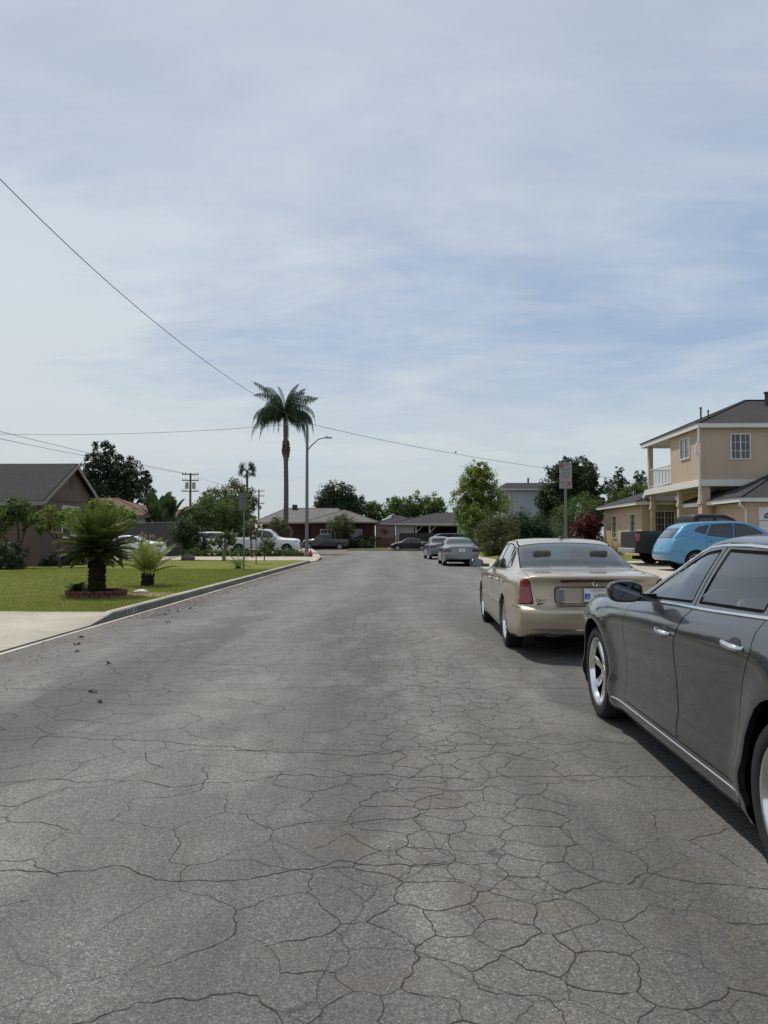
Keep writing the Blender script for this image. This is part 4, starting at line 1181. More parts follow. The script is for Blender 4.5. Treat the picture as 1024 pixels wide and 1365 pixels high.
def turf(name, dry=.6):
    m, nt, out = nmat(name)
    co = coords(nt)
    n1 = noise(nt, co, .5, 5, .6); n2 = noise(nt, co, 5, 5, .7); n3 = noise(nt, coords(nt, (1, 1, 1)), 70, 3, .7)
    mow = noise(nt, coords(nt, (.25, 2.0, 1)), 1.1, 3)
    c = mix(nt, ramp(nt, n2, [(.3, 0), (.7, 1)]), (.095, .120, .018), (.215, .225, .042))
    c = mix(nt, mth(nt, 'MULTIPLY', ramp(nt, mow, [(.45, 0), (.6, 1)]), .4), c, (.185, .200, .048))
    c = mix(nt, mth(nt, 'MULTIPLY', ramp(nt, n1, [(.52, 0), (.68, 1)]), dry), c, (.26, .215, .090))
    c = mix(nt, mth(nt, 'MULTIPLY', ramp(nt, n3, [(.4, 1), (.6, 0)]), .45), c, (.03, .042, .009))
    # worn bare patch beside the kerb
    vd = nt.nodes.new('ShaderNodeVectorMath'); vd.operation = 'DISTANCE'; L(nt, vadd(nt, co, cnoise(nt, co, 2.2, 4), .9), vd.inputs[0]); vd.inputs[1].default_value = (-5.75, 16.6, .15)
    wr = ramp(nt, vd.outputs['Value'], [(.45, 1), (1.15, 0)])
    c = mix(nt, mth(nt, 'MULTIPLY', wr, .75), c, (.33, .25, .165))
    pbsdf(nt, out, c, .9, spec=.1, bump=n3, bstr=.8, bdist=.03)
    return m
M_road = asphalt()
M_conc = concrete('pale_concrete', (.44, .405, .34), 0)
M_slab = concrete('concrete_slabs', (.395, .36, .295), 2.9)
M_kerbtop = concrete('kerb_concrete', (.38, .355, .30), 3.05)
M_kerbface = concrete('shaded_kerb_face', (.16, .15, .13), 3.05, .45)  # same concrete as the top, darkened: shade of the upright face put into the colour
M_turf = turf('mown_grass')
M_soil = plain('garden_soil', (.075, .055, .038), .95, var=.4, scale=3, bstr=.8, spec=.1, fine=25)
M_dry = plain('dry_ground', (.14, .125, .085), .95, var=.3, scale=.6, bstr=.4, spec=.1)

def structure(o): o['kind'] = 'structure'; return o
def sheet(name, x0, x1, y0, y1, zf, mat, res=1.0):
    nx = max(2, int((x1-x0)/res)+1); ny = max(2, int((y1-y0)/res)+1)
    X, Y = np.meshgrid(np.linspace(x0, x1, nx), np.linspace(y0, y1, ny))
    Z = np.vectorize(zf)(X, Y)
    V = np.stack([X.ravel(), Y.ravel(), Z.ravel()], 1)
    i = np.arange(nx*ny).reshape(ny, nx)
    Fq = np.stack([i[:-1, :-1].ravel(), i[:-1, 1:].ravel(), i[1:, 1:].ravel(), i[1:, :-1].ravel()], 1)
    return structure(np_mesh(name, V, Fq, mat, smooth=True))
def flat(name, poly, z, mat):
    me = bpy.data.meshes.new(name); bm = bmesh.new()
    vs = [bm.verts.new((x, y, z)) for x, y in poly]
    f = bm.faces.new(vs); f.normal_update()
    if f.normal.z < 0: f.normal_flip()
    bmesh.ops.triangulate(bm, faces=bm.faces)
    bm.to_mesh(me); bm.free(); me.materials.append(mat)
    return structure(link(name, me))

# ground far and wide, then the street
ZL = .15
def smooth(t): t = min(1, max(0, t)); return t*t*(3-2*t)
def zr(x, y=20): return .15 + (.23 + .10*smooth((y-24.6)/3))*smooth((x-3.7)/4.6)
flat('ground', [(-700, -80), (700, -80), (700, 1200), (-700, 1200)], -.06, M_dry)
road_poly = [(-5.0, -14), (-5.0, 43.2), (-5.02, 46.5), (-5.3, 50.0), (-6.1, 56), (-7.4, 66), (-8.8, 76), (-10.6, 89), (-5.8, 89), (-5.8, 80.2), (70, 80.2), (70, 64), (9, 63), (6.2, 61.5), (4.6, 58.5), (3.75, 54), (3.55, 50), (3.55, -14)]
flat('road', road_poly, 0, M_road)
# left side
def zleft(x, y): return .15 + .03*smooth((-x-6)/8)
sheet('lawn', -42, -5.14, 12.86, 41.6, zleft, M_turf, .8)
sheet('driveway', -42, -5.13, 3.0, 12.84, lambda x, y: max(.022 + .13*smooth((-x-5.15)/1.5), .022 + .126*min(1, max(0, (y-11.9)/.94))), M_slab, .25)
sheet('concrete_drive', -42, -5.13, 41.62, 49.2, lambda x, y: .152 - (.12*smooth((x+6.4)/1.2))*smooth((y-41.8)/.5)*smooth((46.2-y)/1.2), M_slab, .3)
flat('planting_bed', [(-18, 49.2), (-6.0, 49.2), (-7.4, 61.0), (-18, 53.2)], .156, M_soil)
flat('yard_paving', [(-60, 49.22), (-5.35, 49.22), (-6.25, 56), (-7.55, 66), (-8.95, 76), (-10.75, 89), (-10.75, 130), (-60, 130)], .147, M_slab)
# far side of the cross street
flat('far_lawn', [(-5.7, 80.4), (80, 80.4), (80, 140), (-5.7, 140)], .13, M_turf)
flat('far_driveway', [(-10.7, 89), (-5.72, 80.4), (-5.72, 130), (-10.7, 130)], .02, M_conc)
# right side
def zright(x, y): return zr(x, y)
sheet('pavement', 3.70, 5.2, -14, 54, zright, M_slab, .3)
sheet('right_driveway', 5.2, 30, 17.5, 30.4, zright, M_slab, .5)
sheet('right_lawn', 5.2, 40, 30.42, 62, zright, M_turf, .5)
sheet('near_right_lawn', 5.2, 40, -14, 17.48, zright, M_turf, .5)

def kerb(name, path, hts, side=-1, w=.15):
    """path of points along the road edge with a height at each; the kerb stands on the given side"""
    mb = MB(); n = len(path); vs = []
    for i, (p, h) in enumerate(zip(path, hts)):
        a = Vector(path[max(i-1, 0)]); b = Vector(path[min(i+1, n-1)])
        d = (b-a).normalized(); q = Vector((-d.y, d.x))*side
        p = Vector(p)
        k = .03 * h/.15
        ww = w
        prof = [(-.012, -.05), (0.0, .004), (k*.7, h*.85), (k+.012, h), (ww, h+.004), (ww, -.05)]
        for u, z in prof: vs.append((p.x + q.x*u, p.y + q.y*u, z))
    fs = []; mi = []
    for i in range(n-1):
        for k in range(5):
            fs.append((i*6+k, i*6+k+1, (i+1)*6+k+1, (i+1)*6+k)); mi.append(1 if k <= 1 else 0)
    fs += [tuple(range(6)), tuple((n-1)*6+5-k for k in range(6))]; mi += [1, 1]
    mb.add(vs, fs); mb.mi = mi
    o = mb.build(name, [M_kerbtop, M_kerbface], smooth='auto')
    return structure(o)
def dense(path, step=1.5):
    out = []
    for (a, b) in zip(path[:-1], path[1:]):
        n = max(1, int((Vector(b[:2])-Vector(a[:2])).length/step))
        for i in range(n): out.append(tuple(a[k] + (b[k]-a[k])*i/n for k in range(3)))
    out.append(path[-1]); return out
lp = dense([(-5, 2.5, .03), (-5, 11.9, .03), (-5, 12.9, .15), (-5, 41.0, .155), (-5, 42.3, .03)], .9)
kl = kerb('kerb_left', [(a, b) for a, b, c in lp], [c for a, b, c in lp], side=1)
lp = dense([(-5.0, 44.0, .03), (-5.02, 46.5, .14), (-5.3, 50, .15), (-6.1, 56, .15), (-7.4, 66, .15), (-8.8, 76, .15), (-10.6, 89, .15)], 1)
kerb('kerb_corner', [(a, b) for a, b, c in lp], [c for a, b, c in lp], side=1)
lp = dense([(3.55, -14, .15), (3.55, 19, .15), (3.55, 19.8, .03), (3.55, 28.8, .03), (3.55, 29.6, .15), (3.55, 50, .15), (3.75, 54, .15), (4.6, 58.5, .15), (6.2, 61.5, .15), (9, 63, .15), (60, 64, .15)], 2)
kerb('kerb_right', [(a, b) for a, b, c in lp], [c for a, b, c in lp], side=-1)
kerb('kerb_far', [(-5.75, 80.3), (20, 80.3), (60, 80.3)], [.15]*3, side=1)
# pale cement lip where the asphalt meets the kerb
mb = MB()
yy = 2.5
while yy < 43:
    y2 = min(43, yy+1.7); a = .085 + .02*math.sin(yy*1.7); b = .085 + .02*math.sin(y2*1.7)
    mb.add([(-4.995, yy, .004), (-4.995+a, yy, .004), (-4.995+b, y2, .004), (-4.995, y2, .004)], [(0, 1, 2, 3)]); yy = y2
structure(mb.build('gutter_edge', M_conc))
# house number on the kerb
pn = MB(); pn.add([(-4.992, 13.25, .02), (-4.992, 14.25, .02), (-4.975, 14.25, .128), (-4.975, 13.25, .128)], [(0, 1, 2, 3)])
no = text_mesh('house_number', '7181', .155, plain('worn_white_marking', (.42, .42, .40), .8, var=.3, scale=30), None, .0008, spacing=1.25)
no.rotation_euler = (R(90-14), 0, R(90)); no.location = (-4.984, 13.72, .078); no.scale = (1.55, 1, 1)
no.parent = kl

# ------------------------------------------------------------------ building kit
M_wglass = plain('window_glass', (.028, .034, .038), .06, var=.35, scale=1.5, coat=.8)
M_wglass_l = plain('curtained_glass', (.15, .16, .165), .12, var=.3, scale=4, coat=.8)
M_fascia = plain('fascia_white', (.62, .62, .60), .6, var=.08, scale=1.5)
def win(house, c, ang, w, h, mull=(2, 1), frame=None, glass=None, fw=.05, sill=False, muntin=0):
    """window on a wall; ang 0 faces -Y, 90 faces +X, -90 faces -X"""
    M = Matrix.Translation(c) @ Matrix.Rotation(R(ang), 4, 'Z')
    def bx(mb, u0, u1, v0, v1, n0, n1):
        vs = [M @ Vector((u, -n, v)) for n in (n0, n1) for v in (v0, v1) for u in (u0, u1)]
        mb.add(vs, [(0, 2, 3, 1), (4, 5, 7, 6), (0, 1, 5, 4), (2, 6, 7, 3), (0, 4, 6, 2), (1, 3, 7, 5)])
    frame = frame or M_fascia
    f = MB(); hw, hh = w/2, h/2
    bx(f, -hw, hw, hh-fw, hh, 0, .05); bx(f, -hw, hw, -hh, -hh+fw, 0, .05)
    bx(f, -hw, -hw+fw, -hh+fw, hh-fw, 0, .05); bx(f, hw-fw, hw, -hh+fw, hh-fw, 0, .05)
    for i in range(1, mull[0]):
        u = -hw + w*i/mull[0]; bx(f, u-fw*.45, u+fw*.45, -hh+fw, hh-fw, .002, .046)
    for i in range(1, mull[1]):
        v = -hh + h*i/mull[1]; bx(f, -hw+fw, hw-fw, v-fw*.35, v+fw*.35, .002, .042)
    if muntin:
        for (k0, k1) in ([(0, 1)] if mull[0] < 2 else [(0, .5), (.5, 1)]):
            for i in range(1, muntin):
                u = -hw + w*(k0 + (k1-k0)*i/muntin); bx(f, u-.009, u+.009, -hh+fw, hh-fw, .002, .026)
        nv = max(2, int(h/.32))
        for i in range(1, nv):
            v = -hh + h*i/nv; bx(f, -hw+fw, hw-fw, v-.009, v+.009, .002, .024)
    o = f.build('window', frame, house)
    g = MB(); bx(g, -hw+fw*.8, hw-fw*.8, -hh+fw*.8, hh-fw*.8, -.01, .014); g.build('pane', glass or M_wglass, o)
    if sill: s = MB(); bx(s, -hw-.06, hw+.06, -hh-.07, -hh-.002, 0, .10); s.build('sill', frame, o)
    return o
def hip_roof(house, x0, x1, y0, y1, z, rise, mat, th=.17, axis=None, name='roof', fascia=None, inset_=None):
    axis = axis or ('x' if x1-x0 >= y1-y0 else 'y')
    k = inset_ if inset_ is not None else (min(x1-x0, y1-y0)/2)
    mb = MB()
    if axis == 'x': rid = [(x0+k, (y0+y1)/2, z+rise), (x1-k, (y0+y1)/2, z+rise)]
    else: rid = [((x0+x1)/2, y0+k, z+rise), ((x0+x1)/2, y1-k, z+rise)]
    vs = [(x0, y0, z), (x1, y0, z), (x1, y1, z), (x0, y1, z)] + rid
    fs = [(0, 1, 5, 4), (1, 2, 5), (2, 3, 4, 5), (3, 0, 4)] if axis == 'x' else [(0, 1, 4), (1, 2, 5, 4), (2, 3, 5), (3, 0, 4, 5)]
    mb.add(vs, fs)
    # ridge and hip caps
    r = mb.build(name, mat, house, fix=False)
    f = MB(); e = .03
    f.box(x0+e, x1-e, y0+e, y0+e+.04, z-th, z-.004); f.box(x0+e, x1-e, y1-e-.04, y1-e, z-th, z-.004)
    f.box(x0+e, x0+e+.04, y0+e+.041, y1-e-.041, z-th, z-.004); f.box(x1-e-.04, x1-e, y0+e+.041, y1-e-.041, z-th, z-.004)
    f.add([(x0+e, y0+e, z-th+.03), (x1-e, y0+e, z-th+.03), (x1-e, y1-e, z-th+.03), (x0+e, y1-e, z-th+.03)], [(0, 3, 2, 1)])
    f.build('fascia', fascia or M_fascia, house, fix=False)
    c = MB()
    for a, b in (((x0, y0, z), 4), ((x1, y0, z), 5 if axis == 'x' else 4), ((x1, y1, z), 5), ((x0, y1, z), 4 if axis == 'x' else 5)):
        c.bar(Vector(a)+Vector((0, 0, .01)), Vector(vs[b])+Vector((0, 0, .015)), .16, .03)
    c.bar(Vector(vs[4])+Vector((0, 0, .015)), Vector(vs[5])+Vector((0, 0, .015)), .16, .04)
    c.build('ridge_cap', mat, r)
    return r
def downpipe(house, pts, mat=None):
    mb = MB(); mb.tube(pts, .045, 8); return mb.build('downpipe', mat or M_fascia, house, smooth='auto')
def vent(house, x, y, z, h, r=.06):
    mb = MB(); mb.tube([(x, y, z), (x, y, z+h)], r, 10); mb.tube([(x, y, z+h), (x, y, z+h+.06)], r*1.5, 10); return mb.build('roof_vent', M_trimblack, house, smooth='auto')

# ------------------------------------------------------------------ the crazed network of cracks in the asphalt
from mathutils.geometry import delaunay_2d_cdt
def crack_mat(name, col, lo, hi, sc_, amax):
    m, nt, out = nmat(name)
    co = coords(nt); n = noise(nt, co, sc_, 4, .6)
    d = nt.nodes.new('ShaderNodeBsdfDiffuse'); d.inputs[0].default_value = (*col, 1)
    t = nt.nodes.new('ShaderNodeBsdfTransparent'); mx = nt.nodes.new('ShaderNodeMixShader')
    L(nt, mth(nt, 'MULTIPLY', ramp(nt, n, [(lo, 0), (hi, 1)]), amax), mx.inputs[0]); L(nt, t.outputs[0], mx.inputs[1]); L(nt, d.outputs[0], mx.inputs[2]); L(nt, mx.outputs[0], out.inputs[0])
    return m
def vnoise(x, y, k=0):
    return .5 + .25*math.sin(x*1.3+y*.7+k) + .25*math.sin(x*.6-y*.45+2.1*k+1) * math.cos(y*.9+k)
rc = random.Random(3)
def zone(x, y):
    """wanted cell size and share of missing edges"""
    n = vnoise(x*1.3, y, 1.0)
    d1 = abs(x - (.12 + .22*math.sin(y*.33+.6))) - .30*(n-.5)
    d2 = abs(x + 2.5 + .5*math.sin(y*.4)) - .7*(n-.5)
    if d1 < .55: return .185, .07
    if d1 < .95: return .29, .24
    if d2 < .75: return .30, .30
    if x > 2.6 or x < -4.3: return 1.0, .55
    return (.42, .40) if n > .42 else (.72, .38)
pts = []; cell = {}
def near_ok(x, y, r):
    g = 1.1; ix, iy = int(x//g), int(y//g)
    for a in (-1, 0, 1):
        for b in (-1, 0, 1):
            for (u, v) in cell.get((ix+a, iy+b), ()):
                if ((u-x)*.85)**2 + ((v-y)*1.2)**2 < r*r: return False
    return True
for _ in range(130000):
    y = .6 + 46*rc.random()**1.05; x = -5.2 + 9.0*rc.random()
    s_, _d = zone(x, y)
    if y > 22: s_ *= 1 + (y-22)/28
    if near_ok(x, y, min(1.05, s_*.9)):
        pts.append((x, y)); cell.setdefault((int(x//1.1), int(y//1.1)), []).append((x, y))
dv, de, df = delaunay_2d_cdt([Vector(p) for p in pts], [], [], 0, 1e-7)[:3]
def circ(a, b, c):
    d = 2*(a.x*(b.y-c.y)+b.x*(c.y-a.y)+c.x*(a.y-b.y))
    if abs(d) < 1e-9: return None
    ux = ((a.length_squared)*(b.y-c.y)+(b.length_squared)*(c.y-a.y)+(c.length_squared)*(a.y-b.y))/d
    uy = ((a.length_squared)*(c.x-b.x)+(b.length_squared)*(a.x-c.x)+(c.length_squared)*(b.x-a.x))/d
    return Vector((ux, uy))
em = {}
for f in df:
    c_ = circ(*[dv[i] for i in f])
    if c_ is None: continue
    g_ = (dv[f[0]]+dv[f[1]]+dv[f[2]])/3
    c_ = c_*.8 + g_*.2
    for i in range(3): em.setdefault(tuple(sorted((f[i], f[(i+1) % 3]))), []).append(c_)
segs = []
def jag(a, b, amp, rg_):
    P_ = [a, b]
    while (P_[1]-P_[0]).length > .045:
        Q = [P_[0]]
        for u, v in zip(P_[:-1], P_[1:]):
            d = v-u; m = (u+v)/2 + Vector((-d.y, d.x))*rg_.uniform(-amp, amp); Q += [m, v]
        P_ = Q
    return P_
for k, cs in em.items():
    if len(cs) != 2: continue
    a, b = cs; L_ = (a-b).length
    if L_ < .02 or L_ > 2.2: continue
    m = (a+b)/2
    _s, drop = zone(m.x, m.y)
    if rc.random() < drop: continue
    segs.append((jag(a, b, .14, rc), (rc.choice((.0032, .0040, .0050)) if _s < .2 else rc.choice((.0022, .0028, .0035, .0046))) * (1 + m.y*.035)))
for k, (y0_, y1_, xa, xb) in enumerate(((3.05, 3.35, -3.2, .2), (4.15, 4.75, -4.8, 3.4), (5.0, 5.35, -1.5, 3.4), (5.5, 4.9, -4.9, .9), (6.9, 7.3, -4.6, 2.6), (8.6, 8.3, -4.0, 2.2), (10.4, 10.9, -4.9, 1.4), (13.2, 13.0, -4.9, 3.0), (16.5, 16.9, -4.5, 2.9), (21, 21.3, -4.9, 3.1), (27, 27.4, -4.8, 3.3), (34, 34.2, -4.8, 3.3))):
    n_ = 7; pl_ = []
    for i in range(n_):
        a = Vector((xa+(xb-xa)*i/n_, y0_+(y1_-y0_)*i/n_ + (rc.uniform(-.12, .12) if i else 0))); pl_.append(a)
    pl_.append(Vector((xb, y1_)))
    for a, b in zip(pl_[:-1], pl_[1:]): segs.append((jag(a, b, .13, rc), .006*(1+a.y*.012)))
def ribbons(name, segs, wk, z, mat, jit):
    V = []; Fq = []
    for P_, w in segs:
        n0 = len(V)
        for i, p in enumerate(P_):
            if p.x < -4.86 or p.x > 3.5: p = Vector((min(3.5, max(-4.86, p.x)), p.y))
            d = (P_[min(i+1, len(P_)-1)]-P_[max(i-1, 0)]); d = d.normalized() if d.length > 1e-6 else Vector((1, 0))
            ww = w*wk*rc.uniform(1-jit, 1+jit)*.5
            V += [(p.x-d.y*ww, p.y+d.x*ww, z), (p.x+d.y*ww, p.y-d.x*ww, z)]
        Fq += [(n0+2*i, n0+2*i+1, n0+2*i+3, n0+2*i+2) for i in range(len(P_)-1)]
    o = np_mesh(name, V, Fq, mat, bpy.data.objects['road'])
    return o
ribbons('crack_network', segs, .88, .0018, crack_mat('crack_shadow', (.046, .042, .036), .22, .42, 8, .9), .4)
# ------------------------------------------------------------------ houses
M_st_tan = stucco('tan_stucco', (.50, .385, .30))
M_st_tan2 = stucco('warm_tan_stucco', (.53, .405, .305))
M_st_pink = stucco('dusky_pink_stucco', (.195, .135, .115))
M_sh_dark = shingle('dark_grey_shingles', (.050, .048, .050))
M_sh_grey = shingle('grey_shingles', (.042, .040, .042))
M_sh_brown = shingle('brown_shingles', (.145, .095, .068))
M_sh_lgrey = shingle('weathered_grey_shingles', (.150, .145, .135))
M_redwall = stucco('dark_red_brick', (.055, .028, .024))
M_whitewall = stucco('white_render', (.50, .51, .50))
M_palewall = stucco('pale_blue_render', (.42, .45, .47))

# tan two-storey house, right -------------------------------------------------------
H = empty('two_storey_house', (16, 34, .48), 0, 'tan stucco two-storey house with corner balcony, white bands and low wing and garage', 'house')
def wallbox(house, name, x0, x1, y0, y1, z0, z1, mat):
    mb = MB(); mb.box(x0, x1, y0, y1, z0, z1); o = mb.build(name, mat, house); return o
def fixroot(h):
    """children were built in world space: pin them so the root can stand at the base"""
    for ch in h.children: ch.matrix_parent_inverse = Matrix.Translation(h.location).inverted()
G = .40
wallbox(H, 'upper_wall', 12.85, 23.5, 31.76, 35.25, 3.905, 6.12, M_st_tan)
wallbox(H, 'upper_wall', 17.2, 23.5, 35.26, 38.6, 3.905, 6.12, M_st_tan)
wallbox(H, 'ground_floor_wall', 14.4, 23.4, 32.1, 38.9, G, 3.60, M_st_tan)
wallbox(H, 'wing_wall', 12.68, 22.5, 39.0, 46.2, G, 3.13, M_st_tan2)
wallbox(H, 'garage_wall', 13.5, 21.0, 29.0, 32.08, G, 2.80, M_st_tan2)
# floor band and balcony deck
mb = MB(); mb.box(12.78, 23.56, 31.68, 38.75, 3.62, 3.90); mb.build('floor_band', M_fascia, H, bevel=.01)
mb = MB(); mb.box(12.90, 17.15, 35.30, 38.55, 3.9025, 3.95); mb.build('balcony_floor', M_conc, H)
# tapered bracket under the far end of the balcony
mb = MB(); mb.add([(12.78, 38.75, 3.62), (12.98, 38.75, 3.62), (12.98, 39.6, 2.95), (12.78, 39.6, 2.95), (12.78, 38.75, 3.90), (12.98, 38.75, 3.90), (12.98, 39.75, 3.10), (12.78, 39.75, 3.10)], [(0, 1, 2, 3), (4, 7, 6, 5), (0, 4, 5, 1), (2, 6, 7, 3), (0, 3, 7, 4), (1, 5, 6, 2)]); mb.build('bracket', M_fascia, H)
hip_roof(H, 12.62, 23.9, 31.45, 38.95, 6.30, 1.62, M_sh_dark, th=.20, axis='x')
def column(x, y, z0, z1, w, cap=True, name='column'):
    mb = MB(); mb.box(x-w/2, x+w/2, y-w/2, y+w/2, z0, z1)
    if cap:
        for zc, t in ((z1-.75, .12), (z1-.66, .06)): mb.box(x-w/2-t/2.5, x+w/2+t/2.5, y-w/2-t/2.5, y+w/2+t/2.5, zc, zc+.085)
    return mb.build(name, M_st_tan2, H, bevel=.012)
column(13.08, 32.0, G, 3.618, .38); column(13.0, 34.5, G, 3.618, .22); column(13.02, 38.3, G, 3.618, .22)
column(12.98, 38.45, 3.955, 6.1, .22, cap=False, name='balcony_post')
mb = MB()   # balcony railing
for y in np.linspace(35.45, 38.3, 20): mb.tube([(12.93, y, 3.95), (12.93, y, 4.88)], .012, 6)
mb.tube([(12.93, 35.3, 4.90), (12.93, 38.4, 4.90)], .028, 8); mb.tube([(12.93, 35.3, 4.05), (12.93, 38.4, 4.05)], .02, 8)
for x in np.linspace(13.1, 17.0, 24): mb.tube([(x, 38.5, 3.95), (x, 38.5, 4.88)], .012, 6)
mb.tube([(12.95, 38.5, 4.90), (17.1, 38.5, 4.90)], .028, 8)
mb.build('balcony_railing', M_fascia, H, smooth='auto')
win(H, (12.85, 33.40, 5.42), -90, 1.12, .95, (2, 1))
win(H, (14.54, 31.76, 5.32), 0, .86, 1.12, (2, 1), muntin=2)
win(H, (18.6, 31.76, 5.32), 0, .86, 1.12, (2, 1), muntin=2)
win(H, (13.86, 39.0, 2.12), 0, 1.10, 1.42, (2, 1), muntin=3)
win(H, (12.68, 40.45, 2.05), -90, .95, 1.35, (1, 1), muntin=3)
win(H, (12.68, 43.9, 2.05), -90, .95, 1.35, (1, 1), muntin=3)
hip_roof(H, 12.22, 23.0, 38.56, 46.7, 3.30, 1.45, M_sh_dark, th=.17)
hip_roof(H, 13.02, 21.5, 28.60, 35.0, 2.98, 1.35, M_sh_dark, th=.17, axis='x')
downpipe(H, [(12.70, 31.55, 6.08), (12.70, 31.55, 5.55), (12.62, 31.6, 5.35), (12.62, 31.6, 5.05), (12.74, 31.62, 4.9), (12.74, 31.62, 2.9)])
downpipe(H, [(13.05, 28.62, 2.82), (13.05, 28.62, 2.68), (13.42, 28.93, 2.5), (13.42, 28.93, .55)])
vent(H, 12.95, 31.9, 6.35, .62, .035); vent(H, 13.35, 32.1, 6.5, .38, .03); vent(H, 16.9, 34.2, 7.45, .62, .09)
mb = MB(); mb.box(13.92, 18.8, 28.955, 28.998, .52, 2.62); gd = mb.build('garage_door', M_fascia, H, bevel=.01)
mb = MB()
for r_ in range(1, 4): mb.box(13.93, 18.79, 28.948, 28.954, .52+r_*.525-.008, .52+r_*.525+.008)
mb.build('door_panel_line', M_seam, gd)
for k in range(4):
    cx = 14.5 + k*1.25
    mb = MB(); pts = [(cx-.38, 28.95, 2.18)] + [(cx+.38*math.cos(PI-PI*i/10), 28.95, 2.28+.16*math.sin(PI*i/10)) for i in range(11)] + [(cx+.38, 28.95, 2.18)]
    mb.add([(x, 28.9495, z) for x, y, z in pts], [tuple(range(len(pts)))]); mb.build('arched_pane', M_wglass, gd, fix=False)
    mb = MB()
    for u in (-.2, 0, .2): mb.box(cx+u-.012, cx+u+.012, 28.938, 28.946, 2.185, 2.41)
    mb.box(cx-.37, cx+.37, 28.939, 28.945, 2.27, 2.29)
    mb.build('pane_grid', M_fascia, gd)
mb = MB(); mb.box(14.397, 14.340, 36.6, 37.6, G+.02, 2.55); mb.build('front_door', plain('door_brown', (.10, .06, .04), .5), H)
mb = MB(); mb.obox((14.33, 36.2, 2.45), (.10, .14, .24)); mb.build('porch_light', M_trimblack, H, bevel=.02)
fixroot(H)

# dusky pink gabled house, left -------------------------------------------------------
H = empty('gabled_house', (-21, 36, .18), 0, 'dusky pink stucco house with dark shingled gable roof behind the sago palms', 'house')
XG = -16.2; Y0, Y1 = 33.0, 39.0; YM = 36.0; ZE = 3.22; ZP = 4.95
mb = MB()
vs = [(XG, Y0, .1), (XG, Y1, .1), (XG, Y1, ZE), (XG, YM, ZP), (XG, Y0, ZE)]; vs += [(-34, y, z) for x, y, z in vs]
mb.add(vs, [(0, 1, 2, 3, 4), (9, 8, 7, 6, 5), (0, 5, 6, 1), (1, 6, 7, 2), (0, 4, 9, 5), (3, 2, 7, 8), (4, 3, 8, 9)]); mb.build('wall', M_st_pink, H)
mb = MB(); sl_ = (ZP-ZE)/(YM-Y0)
for sgn, ye in ((-1, Y0), (1, Y1)):
    yo = ye + sgn*.45; zo = ZE - .45*sl_
    a = [(XG+.32, yo, zo), (-34.3, yo, zo), (-34.3, YM, ZP), (XG+.32, YM, ZP)]
    mb.add([(x, y, z+.04) for x, y, z in a] + [(x, y, z+.13) for x, y, z in a], [(0, 1, 2, 3), (7, 6, 5, 4), (0, 4, 5, 1), (1, 5, 6, 2), (2, 6, 7, 3), (3, 7, 4, 0)])
mb.build('roof', M_sh_grey, H)
M_pinktrim = plain('mauve_trim', (.30, .245, .225), .7)
mb = MB()
for sgn, ye in ((-1, Y0), (1, Y1)):
    yo = ye + sgn*.47; zo = ZE - .47*sl_
    mb.bar((XG+.33, yo, zo-.03), (XG+.33, YM, ZP-.03), .04, .17)
mb.box(-34.3, XG+.31, Y0-.51, Y0-.47, ZE-.45*sl_-.10, ZE-.45*sl_+.10)
mb.build('fascia', M_pinktrim, H)
mb = MB(); mb.box(XG, XG+.03, Y0+.02, Y1-.02, ZE-.06, ZE+.02); mb.build('moulding', plain('maroon_trim', (.11, .06, .055), .7), H)
mb = MB(); mb.box(XG, XG+.03, 35.85, 36.25, 3.85, 4.42); v_ = mb.build('gable_vent', plain('vent_brown', (.13, .085, .075), .7), H)
mb = MB()
for k in range(6): mb.obox((XG+.04, 36.05, 3.92+k*.085), (.03, .34, .02), rx=0, ry=.6)
mb.build('louvre', plain('vent_brown', (.13, .085, .075), .7), v_)
win(H, (XG, 36.05, 2.22), 90, 2.05, 1.52, (2, 1), sill=True, fw=.09)
mb = MB(); mb.box(-19.9, -19.75, 33.9, 34.0, 4.1, 4.5); 
fixroot(H)

# brown roofed house behind the white car ------------------------------------------------
H = empty('bungalow', (-23, 60, .15), 0, 'low white house with brown hipped roof behind the dark fence', 'house')
wallbox(H, 'wall', -30, -19.6, 56.4, 63.5, .1, 3.02, M_palewall)
hip_roof(H, -30.6, -19.0, 55.8, 64.1, 3.12, 1.55, M_sh_brown, fascia=plain('brown_fascia', (.16, .12, .10), .7))
hip_roof(H, -31.5, -22.0, 53.6, 60.0, 3.2, 1.45, M_sh_brown, fascia=plain('brown_fascia', (.16, .12, .10), .7), inset_=2.6)
wallbox(H, 'wall', -31, -22.5, 54.2, 56.38, .1, 3.04, M_palewall)
win(H, (-20.5, 56.4, 2.35), 0, .7, .6, (1, 1))
fixroot(H)
H = empty('small_house', (-21.5, 77, .15), 0, 'small house with brown gable half hidden behind the banana plant', 'house')
wallbox(H, 'wall', -24.5, -18.5, 75, 80, .1, 3.2, M_whitewall)
hip_roof(H, -25, -18, 74.5, 80.5, 3.3, 1.45, M_sh_brown)
fixroot(H)

